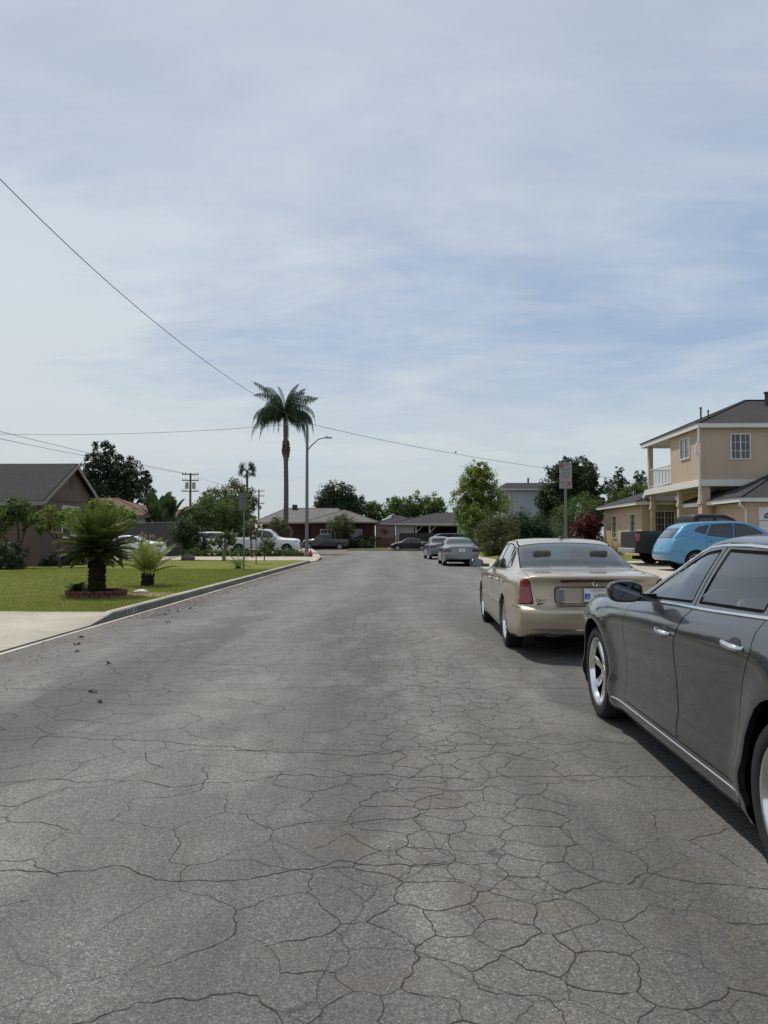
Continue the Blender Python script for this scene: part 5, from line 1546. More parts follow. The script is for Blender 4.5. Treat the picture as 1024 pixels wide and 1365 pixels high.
# weathered hip roof house at the end -------------------------------------------------
H = empty('hip_roof_house', (-10, 95, .15), 0, 'dark red house with long weathered grey hipped roof at the end of the street', 'house')
wallbox(H, 'wall', -17.0, -5.6, 91.0, 101, .1, 3.05, M_redwall)
wallbox(H, 'wall', -10.6, -3.2, 88.2, 95.5, .1, 3.05, M_redwall)
hip_roof(H, -18.0, -5.0, 90.0, 102, 3.28, 1.95, M_sh_lgrey, inset_=3.2, fascia=plain('tan_fascia', (.30, .27, .22), .7), axis='x')
hip_roof(H, -11.3, -2.5, 87.5, 96.2, 3.30, 1.55, M_sh_lgrey, fascia=plain('tan_fascia', (.30, .27, .22), .7), axis='y', inset_=4.0)
wallbox(H, 'chimney', -13.9, -13.3, 95.2, 95.8, 4.8, 5.65, M_trimblack)
win(H, (-8.6, 88.2, 1.8), 0, 1.8, 1.2, (2, 1)); win(H, (-5.2, 88.2, 1.8), 0, 1.4, 1.2, (2, 1)); win(H, (-14.5, 91.0, 1.8), 0, 2.2, 1.2, (3, 1))
fixroot(H)

# white house with carport ------------------------------------------------------------
H = empty('white_house', (4, 102, .15), 0, 'low white house with dark shingled roof and open braced carport', 'house')
wallbox(H, 'wall', -.55, 1.9, 98.0, 108, .1, 3.05, M_whitewall)
wallbox(H, 'wall', 7.9, 14, 98.0, 108, .1, 3.05, M_whitewall)
wallbox(H, 'carport_wall', 1.92, 7.88, 103.5, 104, .1, 3.04, plain('shade_brown', (.06, .055, .05), .9))
mb = MB()
for x in (2.15, 3.95, 7.7): mb.box(x-.09, x+.09, 97.95, 98.13, .1, 2.90)
mb.box(1.9, 7.9, 97.93, 98.15, 2.91, 3.08)
for x in (2.24, 4.04): mb.bar((x, 98.04, 2.1), (x+.75, 98.04, 2.88), .09)
mb.build('carport_frame', M_fascia, H)
hip_roof(H, -1.4, 15, 97.0, 109, 3.25, 1.6, M_sh_dark, axis='x', inset_=6.5)
hip_roof(H, -3.2, 3.0, 99.2, 107, 3.35, 1.15, M_sh_dark, axis='y')
fixroot(H)

# pale two-storey house far right ----------------------------------------------------------
H = empty('pale_house', (14, 84, .15), 0, 'pale grey two-storey house with flat dark roof behind the trees', 'house')
wallbox(H, 'wall', 11.6, 18.5, 80.5, 88, .1, 6.55, M_palewall)
mb = MB(); mb.box(11.0, 19.1, 79.9, 88.6, 6.56, 6.75); mb.build('fascia', M_fascia, H)
mb = MB(); mb.add([(10.9, 79.8, 6.76), (19.2, 79.8, 6.76), (19.2, 88.7, 6.76), (10.9, 88.7, 6.76), (11.9, 82.5, 7.5), (18.2, 82.5, 7.5), (18.2, 86, 7.5), (11.9, 86, 7.5)], [(0, 1, 5, 4), (1, 2, 6, 5), (2, 3, 7, 6), (3, 0, 4, 7), (4, 5, 6, 7), (3, 2, 1, 0)]); mb.build('roof', M_sh_grey, H)
vent(H, 14.4, 83, 7.5, .5, .1); downpipe(H, [(11.9, 80.42, 6.5), (11.9, 80.42, .3)])
fixroot(H)

# ------------------------------------------------------------------ fences
def plank_fence(name, label, x0, x1, y, z0, z1, mat, cap=None, w=.14, slope=0):
    f = empty(name, ((x0+x1)/2, y, z0), 0, label, 'fence')
    mb = MB(); x = x0; i = 0
    while x < x1:
        zt = z1 + slope*(x-x0) + rnd.uniform(-.015, .015)
        mb.box(x+.004, min(x+w, x1)-.004, y-.012 + rnd.uniform(-.004, .004), y+.012, z0, zt); x += w
    mb.build('board_panel', mat, f)
    mb = MB()
    for zz_ in (z0+.35, z1-.3): mb = MB(); mb.box(x0, x1, y+.02, y+.07, zz_, zz_+.09); mb.build('rail', mat, f)
    px = x0
    while px <= x1+.01:
        mb = MB(); mb.box(px-.05, px+.05, y+.021, y+.12, z0, z1-.05); mb.build('post', mat, f); px += 2.4
    if cap: mb = MB(); mb.add([(x0, y-.07, z1+.02), (x1, y-.07, z1+.02+slope*(x1-x0)), (x1, y+.09, z1+.02+slope*(x1-x0)), (x0, y+.09, z1+.02)] + [(x0, y-.07, z1+.07), (x1, y-.07, z1+.07+slope*(x1-x0)), (x1, y+.09, z1+.07+slope*(x1-x0)), (x0, y+.09, z1+.07)], [(0, 1, 2, 3), (7, 6, 5, 4), (0, 4, 5, 1), (1, 5, 6, 2), (2, 6, 7, 3), (3, 7, 4, 0)]); mb.build('cap', cap, f)
    fixroot(f); return f
M_fence = plain('grey_boards', (.075, .070, .066), .9, var=.35, scale=5)
plank_fence('board_fence', 'dark weathered board fence behind the white car', -26, -14.8, 51.0, .14, 2.22, M_fence, plain('fence_cap', (.22, .22, .215), .8), slope=.022)
plank_fence('red_fence', 'dark red board fence between the two far houses', -3.1, -.6, 97.2, .12, 3.15, plain('red_boards', (.10, .028, .026), .85, var=.3))
plank_fence('dark_fence', 'low dark fence in front of the white house', .0, 4.6, 95.5, .12, 2.0, plain('dark_boards', (.035, .035, .034), .9, var=.3))
# ------------------------------------------------------------------ plants
M_leaf_dark = leaf_mat('dark_leaves', (0.014, 0.032, 0.012), (0.051, 0.087, 0.026), .22)
M_leaf_deep = leaf_mat('deep_green_leaves', (.016, .028, .014), (.050, .078, .032), .15)
M_leaf_mid = leaf_mat('green_leaves', (0.029, 0.061, 0.014), (0.109, 0.167, 0.038), .35)
M_leaf_lime = leaf_mat('fresh_green_leaves', (0.051, 0.094, 0.014), (0.196, 0.261, 0.051), .42)
M_leaf_olive = leaf_mat('olive_leaves', (0.041, 0.051, 0.017), (0.123, 0.138, 0.049), .3)
M_leaf_red = leaf_mat('maroon_leaves', (0.026, 0.009, 0.009), (0.123, 0.026, 0.026), .3)
M_leaf_sago = leaf_mat('sago_leaves', (.024, .042, .010), (.105, .145, .030), .3, .35)
M_leaf_yel = leaf_mat('yellow_green_fronds', (.055, .080, .012), (.17, .195, .042), .4, .4)
M_leaf_palm = leaf_mat('palm_fronds', (0.017, 0.038, 0.020), (0.065, 0.102, 0.049), .3)
M_leaf_pink = leaf_mat('pale_sprays', (0.145, 0.145, 0.087), (0.377, 0.319, 0.232), .4)
M_bark = plain('bark', (.085, .068, .052), .95, var=.35, scale=9, bstr=.9, fine=30, spec=.1)
M_bark_pale = plain('pale_bark', (.20, .18, .15), .95, var=.3, scale=9, bstr=.9, fine=30, spec=.1)
M_bark_dark = plain('fibrous_trunk', (.030, .024, .018), .97, var=.4, scale=14, bstr=1, fine=45, spec=.05)

def leaf_quads(C, size, rg, out=None, aspect=.5, up=.3):
    """diamond leaves round the points C with given size"""
    n = len(C)
    d = rg.normal(size=(n, 3)); d[:, 2] -= up*.6; d /= np.linalg.norm(d, axis=1)[:, None]
    nrm = rg.normal(size=(n, 3)); nrm[:, 2] += 1.0
    if out is not None: nrm += out*.9
    s = np.cross(d, nrm); s /= (np.linalg.norm(s, axis=1)[:, None]+1e-9)
    L_ = size*rg.uniform(.6, 1.25, n)[:, None]
    W = L_*aspect
    nn = np.cross(s, d)
    V = np.stack([C - d*L_*.5, C + s*W*.5 + nn*L_*.06, C + d*L_*.5, C - s*W*.5 + nn*L_*.06], 1).reshape(-1, 3)
    return V, np.arange(4*n).reshape(n, 4)
def cloud(blobs, n, size, seed, clump=.35, per=34, aspect=.5, inner=.35, flat_=1.0):
    rg = np.random.default_rng(seed)
    B = np.array(blobs, float)       # cx cy cz rx ry rz
    wt = (B[:, 3]*B[:, 4]*B[:, 5])**(2/3); wt /= wt.sum()
    nc = max(4, n//per)
    bi = rg.choice(len(B), nc, p=wt)
    d = rg.normal(size=(nc, 3)); d /= np.linalg.norm(d, axis=1)[:, None]
    rad = np.where(rg.random(nc) < inner, rg.uniform(.25, .8, nc), rg.uniform(.78, 1.08, nc))
    lump = 1 + .13*np.sin(d[:, 0]*7+bi*2.1)*np.cos(d[:, 2]*6+bi) + .1*np.sin(d[:, 1]*9+bi)
    cc = B[bi, :3] + d*B[bi, 3:]*(rad*lump)[:, None]
    cr = clump*np.cbrt(B[bi, 3]*B[bi, 4]*B[bi, 5])*rg.uniform(.5, 1.2, nc)
    k = rg.integers(0, nc, n)
    off = rg.normal(size=(n, 3)); off /= np.linalg.norm(off, axis=1)[:, None]
    off *= (rg.random(n)**.5)[:, None]
    C = cc[k] + off*(cr[k][:, None])*np.array([1, 1, flat_])
    out = d[k]
    return leaf_quads(C, size, rg, out, aspect)
def limbs(mb, base, tr, blobs, rg, n=None, top=None):
    base = Vector(base)
    B = blobs if n is None else blobs[:n]
    cz = min(b[2]-b[5] for b in B)
    fork = base.copy(); cen = Vector((sum(b[0] for b in B)/len(B), sum(b[1] for b in B)/len(B), 0))
    fork.z = base.z + max(.25, (cz-base.z)*.75 + .1) if top is None else top
    fork.x += (cen.x-base.x)*.3; fork.y += (cen.y-base.y)*.3
    mid = base.lerp(fork, .5) + Vector((rg.uniform(-1, 1)*tr*.6, rg.uniform(-1, 1)*tr*.6, 0))
    mb.tube([base - Vector((0, 0, .1)), base + Vector((0, 0, .08)), mid, fork], [tr*1.5, tr*1.1, tr*.9, tr*.8], 10)
    for b in B:
        t = Vector(b[:3]); m = fork.lerp(t, .5) + Vector((rg.uniform(-.1, .1), rg.uniform(-.1, .1), .05))*b[3]
        mb.tube([fork - Vector((0, 0, .05)), m, t], [tr*.62, tr*.4, tr*.14], 7)
        for j in range(4):
            d = Vector((rg.uniform(-1, 1)*b[3], rg.uniform(-1, 1)*b[4], rg.uniform(-.3, 1)*b[5]))*.75
            mb.tube([m.lerp(t, .4), m.lerp(t, .7)+d*.5, t + d], [tr*.25, tr*.14, tr*.05], 5, cap=False)
def tree(name, label, cat, base, blobs, n, size, mat, seed=1, tr=.12, bark=None, group=None, clump=.35, per=34, aspect=.5, inner=.35, top=None, trunk=True):
    r = empty(name, base, 0, label, cat, group)
    bl = [(b[0]-base[0], b[1]-base[1], b[2]-base[2], *b[3:]) for b in blobs]
    if trunk:
        mb = MB(); limbs(mb, (0, 0, 0), tr, bl, random.Random(seed), top=top)
        mb.build('trunk', bark or M_bark, r, smooth='auto')
    V, Fq = cloud(bl, n, size, seed, clump, per, aspect, inner)
    np_mesh('crown' if trunk else 'foliage', V, Fq, mat, r)
    return r
def blob_px(x0, x1, y0, y1, Y, dy=None):
    """an ellipsoid that fills a photograph rectangle at distance Y"""
    cx, cy = (x0+x1)/2, (y0+y1)/2
    c = P(cx, cy, Y); rx = (x1-x0)/2*Y/F; rz = (y1-y0)/2*Y/F
    return (c.x, Y, c.z, rx, dy or rx, rz)

# fronds ---------------------------------------------------------------------------
def frond(V, Fs, base, az, el, length, droop, ll, npair, rg, width=.012, vee=.5, lw=.03, ldroop=.3, taper=True, fold=0):
    base = np.array(base, float); p = base.copy(); e = el; seg = 14; pts = [p.copy()]; dirs = []
    h = np.array([math.cos(az), math.sin(az), 0.0])
    for i in range(seg):
        d = h*math.cos(e) + np.array([0, 0, math.sin(e)]); dirs.append(d)
        p = p + d*length/seg; pts.append(p.copy()); e = max(-1.45, e - droop/seg*(1+i/seg))
    dirs.append(dirs[-1]); pts = np.array(pts); dirs = np.array(dirs)
    side = np.array([-math.sin(az), math.cos(az), 0.0])
    # rachis
    for i in range(seg):
        n = len(V); w0 = width*(1-i/seg*.8); w1 = width*(1-(i+1)/seg*.8); up = np.cross(side, dirs[i])
        V += [pts[i]-side*w0, pts[i]+side*w0, pts[i+1]+side*w1, pts[i+1]-side*w1]; Fs.append((n, n+1, n+2, n+3))
        n = len(V); V += [pts[i]-up*w0, pts[i]+up*w0, pts[i+1]+up*w1, pts[i+1]-up*w1]; Fs.append((n, n+1, n+2, n+3))
    for k in range(npair):
        t = .12 + .88*k/npair; f = t*seg; i = min(seg-1, int(f)); q = pts[i]+(pts[i+1]-pts[i])*(f-i); d = dirs[i]; up = np.cross(d, side); up = up if up[2] > 0 else -up
        l_ = ll*(math.sin(PI*min(1, .12+t*.95))**.6 if taper else 1)*rg.uniform(.85 if ldroop < 2 else .55, 1.1)
        for s in (-1, 1):
            v = side*s*math.cos(vee) + up*math.sin(vee)*.8 + d*.55; v /= np.linalg.norm(v)
            v2 = v + np.array([0, 0, -ldroop]) + rg.normal(size=3)*(.05 + .22*(ldroop > 2)); v2 /= np.linalg.norm(v2)
            v3 = v2 + np.array([0, 0, -ldroop*1.5]); v3 /= np.linalg.norm(v3)
            wv = d*lw*.5
            a = q; b = q + v2*l_*.5; c = b + v3*l_*.5
            n = len(V); V += [a-wv*.6, a+wv*.6, b+wv, b-wv, c+wv*.12, c-wv*.12]; Fs.append((n, n+1, n+2, n+3)); Fs.append((n+3, n+2, n+4, n+5))
def palm_mesh(name, V, Fs, mat, parent): return np_mesh(name, np.array(V), np.array(Fs), mat, parent)

def sago(label, base, th, tr, n, length, ll, mat, seed, el=(.2, 1.35), droop=.75, lw=.012, npair=34, group=None, vee=.45, az=(0, 2*PI)):
    r = empty('sago_palm', base, 0, label, 'palm', group); rg = np.random.default_rng(seed)
    mb = MB(); prof = []
    m = max(5, int(th/.05))
    for i in range(m+1):
        t = i/m; rr = tr*(1.08 - .18*t + (.07 if i % 2 else 0)); prof.append((rr, -.05 + th*t))
    prof.append((0, th+.04)); mb.lathe(prof, 'Z', n=16)
    for k in range(int(th*140)+20):     # old leaf bases
        a = rg.uniform(0, 2*PI); z = rg.uniform(0, th); mb.obox((math.cos(a)*tr*1.02, math.sin(a)*tr*1.02, z), (.05, .035, .035), rz=a, ry=-.7)
    mb.build('trunk', M_bark_dark, r, smooth='auto')
    V = []; Fs = []
    for k in range(n):
        a = az[0] + (az[1]-az[0])*(k*.618033 % 1) + rg.uniform(-.12, .12); t = (k/n); e = el[0] + (el[1]-el[0])*t**.8 + rg.uniform(-.1, .1)
        frond(V, Fs, (math.cos(a)*tr*.4, math.sin(a)*tr*.4, th), a, e, length*rg.uniform(.85, 1.08)*(.66+.42*max(0, math.sin(e))), droop*rg.uniform(.7, 1.25), ll, npair, rg, .008, vee, lw, .05)
    palm_mesh('crown', V, Fs, mat, r); return r

sago('large bushy sago palm inside the ring of red bricks', (-6.72, 16.3, ZL), .95, .17, 105, 1.16, .19, M_leaf_sago, 3, (-.35, 1.52), .42, .022, 46)
sago('small sago palm with few yellowish spreading fronds', (-6.75, 19.7, ZL), .32, .15, 20, 1.25, .19, M_leaf_yel, 5, (.55, 1.35), .55, .026, 36)
sago('tiny sago palm beside the sign pole on the lawn', (-6.62, 30.2, ZL), .10, .09, 16, .72, .13, M_leaf_mid, 8, (.2, 1.3), .6, .014, 20)
# brick ring with its ground plants
r = empty('brick_ring', (-6.72, 16.3, ZL), 0, 'low ring of red bricks round the large sago palm', 'planter')
mb = MB()
for lay in range(2):
    for k in range(20):
        a = 2*PI*(k+.5*lay)/20; mb.obox((.60*math.cos(a), .60*math.sin(a), .035+lay*.068), (.085, .175, .062), rz=a+rnd.uniform(-.04, .04))
mb.build('brickwork', plain('red_brick', (.15, .048, .036), .9, var=.4, scale=11, bstr=.6), r, bevel=.004)
mb = MB(); mb.lathe([(0, .10), (.56, .08)], 'Z', n=20); mb.build('soil', M_soil, r)
for k, (dx, dy, s) in enumerate(((-.42, -.1, .34), (-.3, -.32, .26), (.12, -.42, .22), (.38, -.22, .2))):
    b = (-6.72+dx, 16.3+dy, ZL+.08); rr = empty('ground_plant', b, 0, ('tallest leafy plant at the left rim of the brick ring', 'leafy plant low at the front left of the brick ring', 'small plant at the front of the brick ring', 'small plant at the right rim of the brick ring')[k], 'plant', 'plants in the brick ring')
    V = []; Fs = []; rg = np.random.default_rng(20+k)
    for j in range(14): frond(V, Fs, (0, 0, 0), rg.uniform(0, 6.28), rg.uniform(.4, 1.4), s*1.2, .9, s*.35, 10, rg, .004, .3, .03, .2)
    palm_mesh('foliage', V, Fs, M_leaf_dark, rr)
tag(MB().ball((0, 0, 0), (.17, .12, .06), jit=.1, rg=rnd).build('stone', plain('white_stone', (.55, .54, .5), .8), loc=(-6.02, 17.1, ZL+.03), smooth=True), 'flat white stone lying on the grass by the brick ring', 'stone')

# queen palm -------------------------------------------------------------------------
PB = P(380, 735, 66); PB.z = .15
r = empty('queen_palm', PB, 0, 'tall queen palm with drooping crown and red-brown bulge on its trunk', 'palm')
mb = MB(); zt = PZ(556, 66) - .15
pr = [(.32, -.1), (.27, .5), (.23, 3), (.21, 6.0), (.20, 8.2), (.19, 9.4), (.16, zt-.8), (.13, zt)]
pts = [(.12*math.sin(z*.35), .08*math.cos(z*.3), z) for rr_, z in pr]
dn = []; dr_ = []
for i in range(60):
    z = -.1 + (zt+.1)*i/59; rr_ = np.interp(z, [p[1] for p in pr], [p[0] for p in pr]); dn.append((.10*math.sin(z*.3), .08*math.cos(z*.3)-.08, z)); dr_.append(rr_*(1.035 if i % 2 else .97))
mb.tube(dn, dr_, 14); mb.build('trunk', plain('palm_trunk', (.115, .10, .088), .95, var=.35, scale=7, bstr=.9), r, smooth='auto')
zb = PZ(600, 66) - .15
mb = MB(); rgp = random.Random(4)
for k in range(150):
    a = rgp.uniform(0, 2*PI); z = zb + rgp.uniform(-.8, .7); k_ = 1-abs(z-zb)/1.5
    mb.obox((.10*math.sin(z*.3)+math.cos(a)*.30*k_, math.sin(a)*.30*k_, z), (.10, .16, .50), rz=a, ry=rgp.uniform(-.1, .5))
mb.build('dead_sheath', plain('rust_sheath', (.085, .042, .030), .95, var=.45, scale=8), r)
V = []; Fs = []; rg = np.random.default_rng(12); top = (dn[-1][0], dn[-1][1], zt)
for k in range(48):
    a = k*2.39996 + rg.uniform(-.5, .5); e = 1.5 - 1.1*(k/48) + rg.uniform(-.25, .2)
    frond(V, Fs, top, a, e, rg.uniform(3.5, 4.9), (1.15 + rg.uniform(-.3, .5) if k < 15 else 2.2 + rg.uniform(-.5, .6)), rg.uniform(.85, 1.3), 96, rg, .03, rg.uniform(-.3, .5), .030, 2.6)
palm_mesh('crown', V, Fs, M_leaf_palm, r)

# fan palm far behind ------------------------------------------------------------------
B_ = P(329, 700, 130); B_.z = .1
r = empty('fan_palm', B_, 0, 'thin distant fan palm rising above the green hedge trees', 'palm')
zt = PZ(628, 130)
mb = MB(); mb.tube([(0, 0, 0), (.1, 0, zt/2), (0, 0, zt)], [.3, .2, .2], 10); mb.build('trunk', M_bark, r)
V = []; Fs = []; rg = np.random.default_rng(2)
for k in range(30):
    a = rg.uniform(0, 6.28); e = rg.uniform(-.9, 1.3); d = np.array([math.cos(a)*math.cos(e), math.sin(a)*math.cos(e), math.sin(e)]); s = np.cross(d, rg.normal(size=3)); s /= np.linalg.norm(s)
    c = np.array([0, 0, zt]) + d*.9
    for j in range(9):
        b = (j-4)*.28; v = d*math.cos(b)+s*math.sin(b); n = len(V); V += [c-s*.06, c+s*.06, c+v*.95+s*.05, c+v*.95-s*.05]; Fs.append((n, n+1, n+2, n+3))
    n = len(V); V += [np.array([0, 0, zt])-s*.03, np.array([0, 0, zt])+s*.03, c+s*.03, c-s*.03]; Fs.append((n, n+1, n+2, n+3))
palm_mesh('crown', V, Fs, M_leaf_deep, r)

# giant bird of paradise clump -----------------------------------------------------------
def paddle_plant(label, base, n, hgt, seed, spread=1.0):
    r = empty('banana_plant', base, 0, label, 'plant'); rg = np.random.default_rng(seed); mb = MB(); V = []; Fs = []
    for k in range(n):
        a = rg.uniform(0, 2*PI); h = hgt*rg.uniform(.55, .98); sp = spread*rg.uniform(.2, 1)
        b = np.array([rg.normal()*.35, rg.normal()*.35, 0]); t = b + np.array([math.cos(a)*sp*.6, math.sin(a)*sp*.6, h*.62])
        mb.tube([tuple(b), tuple((b+t)/2+np.array([0, 0, .1])), tuple(t)], [.07, .05, .03], 6)
        p = t.copy(); e = rg.uniform(.9, 1.5); Lf = hgt*.38*rg.uniform(.8, 1.2); seg = 8; hd = np.array([math.cos(a), math.sin(a), 0]); sd = np.array([-math.sin(a), math.cos(a), 0])
        if rg.random() < .4: sd = np.array([1, 0, 0.])
        prev = None
        for i in range(seg+1):
            u = i/seg; w = Lf*.17*math.sin(PI*min(1, .08+u*.92))**.6; up = np.array([0, 0, 1.])
            row = [p - sd*w + up*w*.25, p.copy(), p + sd*w + up*w*.25]
            n0 = len(V); V += row
            if prev is not None: Fs += [(prev, prev+1, n0+1, n0), (prev+1, prev+2, n0+2, n0+1)]
            prev = n0; p = p + (hd*math.cos(e)+up*math.sin(e))*Lf/seg; e -= rg.uniform(.02, .12)
    mb.build('stem', M_bark, r, smooth=True); palm_mesh('crown', V, Fs, M_leaf_dark, r); return r
b = P(222, 720, 57); paddle_plant('tall banana-like plant with big paddle leaves behind the fence', (b.x, 57, .15), 30, 5.5, 7, 1.7)

T = tree
# left garden ---------------------------------------------------------------------------
T('garden_tree', 'dark bushy tree in front of the left house wall', 'tree', (-15.6, 30.2, ZL), [blob_px(-34, 10, 676, 722, 30), blob_px(0, 44, 666, 700, 30.5), blob_px(22, 50, 680, 706, 30.2)], 5200, .13, M_leaf_mid, 3, .11, top=.7, inner=.4)
T('frangipani_tree', 'thin leaning frangipani in front of the white window', 'tree', (-14.55, 31.4, ZL), [blob_px(52, 84, 674, 700, 31), blob_px(76, 112, 680, 706, 31.3), blob_px(44, 66, 690, 712, 31)], 1500, .19, M_leaf_lime, 4, .075, M_bark, top=1.15, clump=.4, per=16, inner=.2, aspect=.34)
T('lime_tree', 'bright green bushy tree right of the left house', 'tree', (-12.9, 34.0, ZL), [blob_px(120, 152, 664, 692, 34), blob_px(140, 180, 676, 702, 34.5), blob_px(118, 140, 680, 706, 33.6)], 4200, .16, M_leaf_lime, 5, .08, clump=.33, per=22)
T('box_hedge', 'dark clipped hedge block at the left house corner', 'hedge', (-15.9, 29.4, ZL), [blob_px(-25, 30, 722, 768, 29), (-15.3, 29, .7, .55, .5, .55)], 7000, .08, M_leaf_deep, 6, trunk=False, clump=.25)
T('low_bush', 'low dark bush against the pink gable wall', 'bush', (-14.6, 33.0, ZL), [blob_px(55, 88, 740, 760, 32.5), blob_px(80, 112, 734, 758, 33.5)], 4500, .10, M_leaf_deep, 7, trunk=False)
# big background trees left
T('tall_dark_tree', 'tall dark broad-leaved tree behind the pink house roof', 'tree', (P(152, 700, 74).x, 74, .1), [blob_px(120, 162, 590, 640, 74), blob_px(104, 140, 612, 668, 73), blob_px(145, 190, 612, 670, 75), blob_px(170, 203, 624, 662, 74), blob_px(118, 175, 635, 690, 74), blob_px(180, 206, 645, 676, 73)], 21000, .30, M_leaf_deep, 9, .35, clump=.22, per=30, inner=.42)
T('hedge_tree', 'bright green rounded tree behind the low hedge and white van', 'tree', (P(290, 740, 60).x, 60.5+3, .1), [blob_px(258, 300, 662, 722, 64), blob_px(288, 335, 660, 722, 65), blob_px(240, 275, 674, 728, 63.5), blob_px(316, 340, 690, 730, 64)], 17000, .20, M_leaf_mid, 10, .2)
T('hedge_tree', 'darker olive tree behind the bright green rounded tree', 'tree', (P(300, 740, 74).x, 74, .1), [blob_px(262, 300, 654, 700, 74), blob_px(292, 338, 643, 700, 74), blob_px(320, 342, 655, 705, 73)], 11000, .26, M_leaf_olive, 11, .25)
T('bushy_tree', 'green bushy tree beside the dark fence end', 'tree', (P(245, 740, 41.5).x, 41.2, ZL), [blob_px(228, 262, 690, 722, 41.3), blob_px(240, 276, 700, 726, 41.5), blob_px(232, 262, 708, 730, 41)], 6500, .12, M_leaf_dark, 12, .06)
T('young_tree', 'small willowy tree with pale trunk at the end of the left lawn', 'tree', (P(300, 740, 40.6).x, 40.4, ZL), [blob_px(286, 312, 708, 728, 40.4), blob_px(278, 298, 712, 732, 40.6), blob_px(300, 320, 710, 730, 40.3)], 2600, .15, M_leaf_mid, 13, .10, M_bark_pale, aspect=.28, clump=.3)
T('sapling', 'thin reddish sapling near the back of the white car', 'tree', (P(194, 745, 39.5).x, 39.5, ZL), [blob_px(186, 204, 712, 728, 39.5), blob_px(182, 194, 718, 730, 39.5)], 420, .10, M_leaf_pink, 14, .02, clump=.6, per=12)
T('sapling', 'thin staked sapling with sparse leaves before the white pickup', 'tree', (P(341.5, 745, 36).x, 36, ZL), [blob_px(330, 345, 690, 712, 36), blob_px(339, 352, 700, 722, 36)], 330, .12, M_leaf_olive, 15, .022, clump=.6, per=12)
T('sapling', 'crooked sapling left of the sign pole', 'tree', (P(334, 745, 47).x, 47.4, ZL), [blob_px(324, 338, 694, 712, 47.4), blob_px(330, 342, 700, 720, 47.4)], 900, .14, M_leaf_olive, 16, .06, clump=.5)
T('sapling', 'short sapling on the grass right of the staked one', 'tree', (P(357.5, 745, 42).x, 40.8, ZL), [blob_px(353, 362, 722, 733, 40.8)], 160, .09, M_leaf_olive, 36, .03, clump=.6)
T('cypress_bush', 'small dark pointed conifer behind the low hedge', 'bush', (P(273, 740, 50.3).x, 50.6, ZL), [(P(273, 726, 50.6).x, 50.6, .75, .38, .38, .5), (P(273, 720, 50.6).x, 50.6, 1.1, .18, .18, .42)], 2200, .09, M_leaf_deep, 17, trunk=False)
T('round_bush', 'round brownish bush in front of the white pickup', 'bush', (P(355, 735, 50.4).x, 50.6, ZL), [blob_px(345, 366, 714, 738, 50.6)], 2600, .10, M_leaf_olive, 18, trunk=False)
T('low_hedge', 'low green hedge running along the concrete drive', 'hedge', (-10.5, 50, ZL), [( -14.6+ i*.72, 50.2 + .12*math.sin(i*2.1), .36, .46, .40, .27+.05*math.sin(i*1.7)) for i in range(12)], 14000, .09, M_leaf_mid, 19, trunk=False, clump=.5)
T('tall_bush', 'grey-green bush at the foot of the queen palm', 'bush', (P(372, 735, 62).x, 63.2, ZL), [blob_px(358, 380, 690, 722, 63), blob_px(372, 390, 696, 724, 63.4)], 4200, .14, M_leaf_olive, 20, trunk=False)
tag(MB().ball((0, 0, 0), (.36, .3, .24), 14, 9, jit=.09, rg=rnd).build('boulder', plain('boulder_grey', (.17, .165, .14), .95, var=.4, scale=6, bstr=.8), loc=(P(252, 745, 41).x, 40.9, ZL+.14), smooth='auto'), 'rounded grey boulder on the edge of the lawn', 'boulder')
# centre and far
T('shade_tree', 'large dark round tree behind the long grey roof', 'tree', (P(450, 700, 118).x, 118, .1), [blob_px(425, 470, 646, 690, 118), blob_px(450, 486, 660, 695, 117), blob_px(422, 445, 662, 690, 118)], 13000, .42, M_leaf_deep, 21, .35)
T('shade_tree', 'small pale green tree right of the dark round tree', 'tree', (P(498, 700, 122).x, 122, .1), [blob_px(485, 512, 670, 700, 122)], 3600, .42, M_leaf_mid, 22, .2)
T('shade_tree', 'wide green tree behind the white house with the carport', 'tree', (P(552, 700, 130).x, 130, .1), [blob_px(512, 548, 664, 696, 130), blob_px(538, 572, 660, 698, 131), blob_px(560, 594, 663, 700, 130)], 9500, .46, M_leaf_mid, 23, .35)
T('front_yard_tree', 'olive clipped tree before the dark red house', 'tree', (P(455, 720, 85.8).x+.3, 86.6, .1), [blob_px(438, 472, 687, 712, 86.5), blob_px(446, 466, 700, 720, 86.5)], 4200, .2, M_leaf_olive, 24, .14)
T('yard_bush', 'dark bush at the right end of the dark red house', 'bush', (P(480, 730, 87).x, 86.8, .1), [blob_px(468, 500, 714, 731, 86.8)], 2600, .18, M_leaf_deep, 25, trunk=False)
# right side
T('street_tree', 'large bright green tree beyond the parked silver cars', 'tree', (P(640, 735, 59).x, 59, .15), [blob_px(612, 662, 622, 680, 59), blob_px(602, 640, 645, 700, 58.6), blob_px(636, 678, 645, 706, 59), blob_px(608, 665, 668, 716, 58), blob_px(625, 655, 616, 645, 59)], 26000, .17, M_leaf_lime, 26, .2, clump=.26, inner=.45)
T('street_bush', 'dense olive bush beside the silver sedan', 'bush', (P(660, 735, 47).x, 47, .15), [blob_px(634, 672, 688, 742, 47), blob_px(655, 692, 680, 742, 47.5), blob_px(640, 690, 712, 748, 46.5)], 16000, .13, M_leaf_olive, 27, trunk=False, inner=.5)
T('tall_shade_tree', 'broad dark evergreen tree behind the parking sign', 'tree', (P(760, 735, 74).x, 74, .4), [blob_px(722, 775, 622, 680, 74), blob_px(750, 800, 616, 676, 75), blob_px(735, 790, 612, 655, 74), blob_px(775, 808, 640, 690, 74), blob_px(716, 750, 648, 700, 73)], 24000, .28, M_leaf_dark, 28, .4, clump=.25, inner=.45)
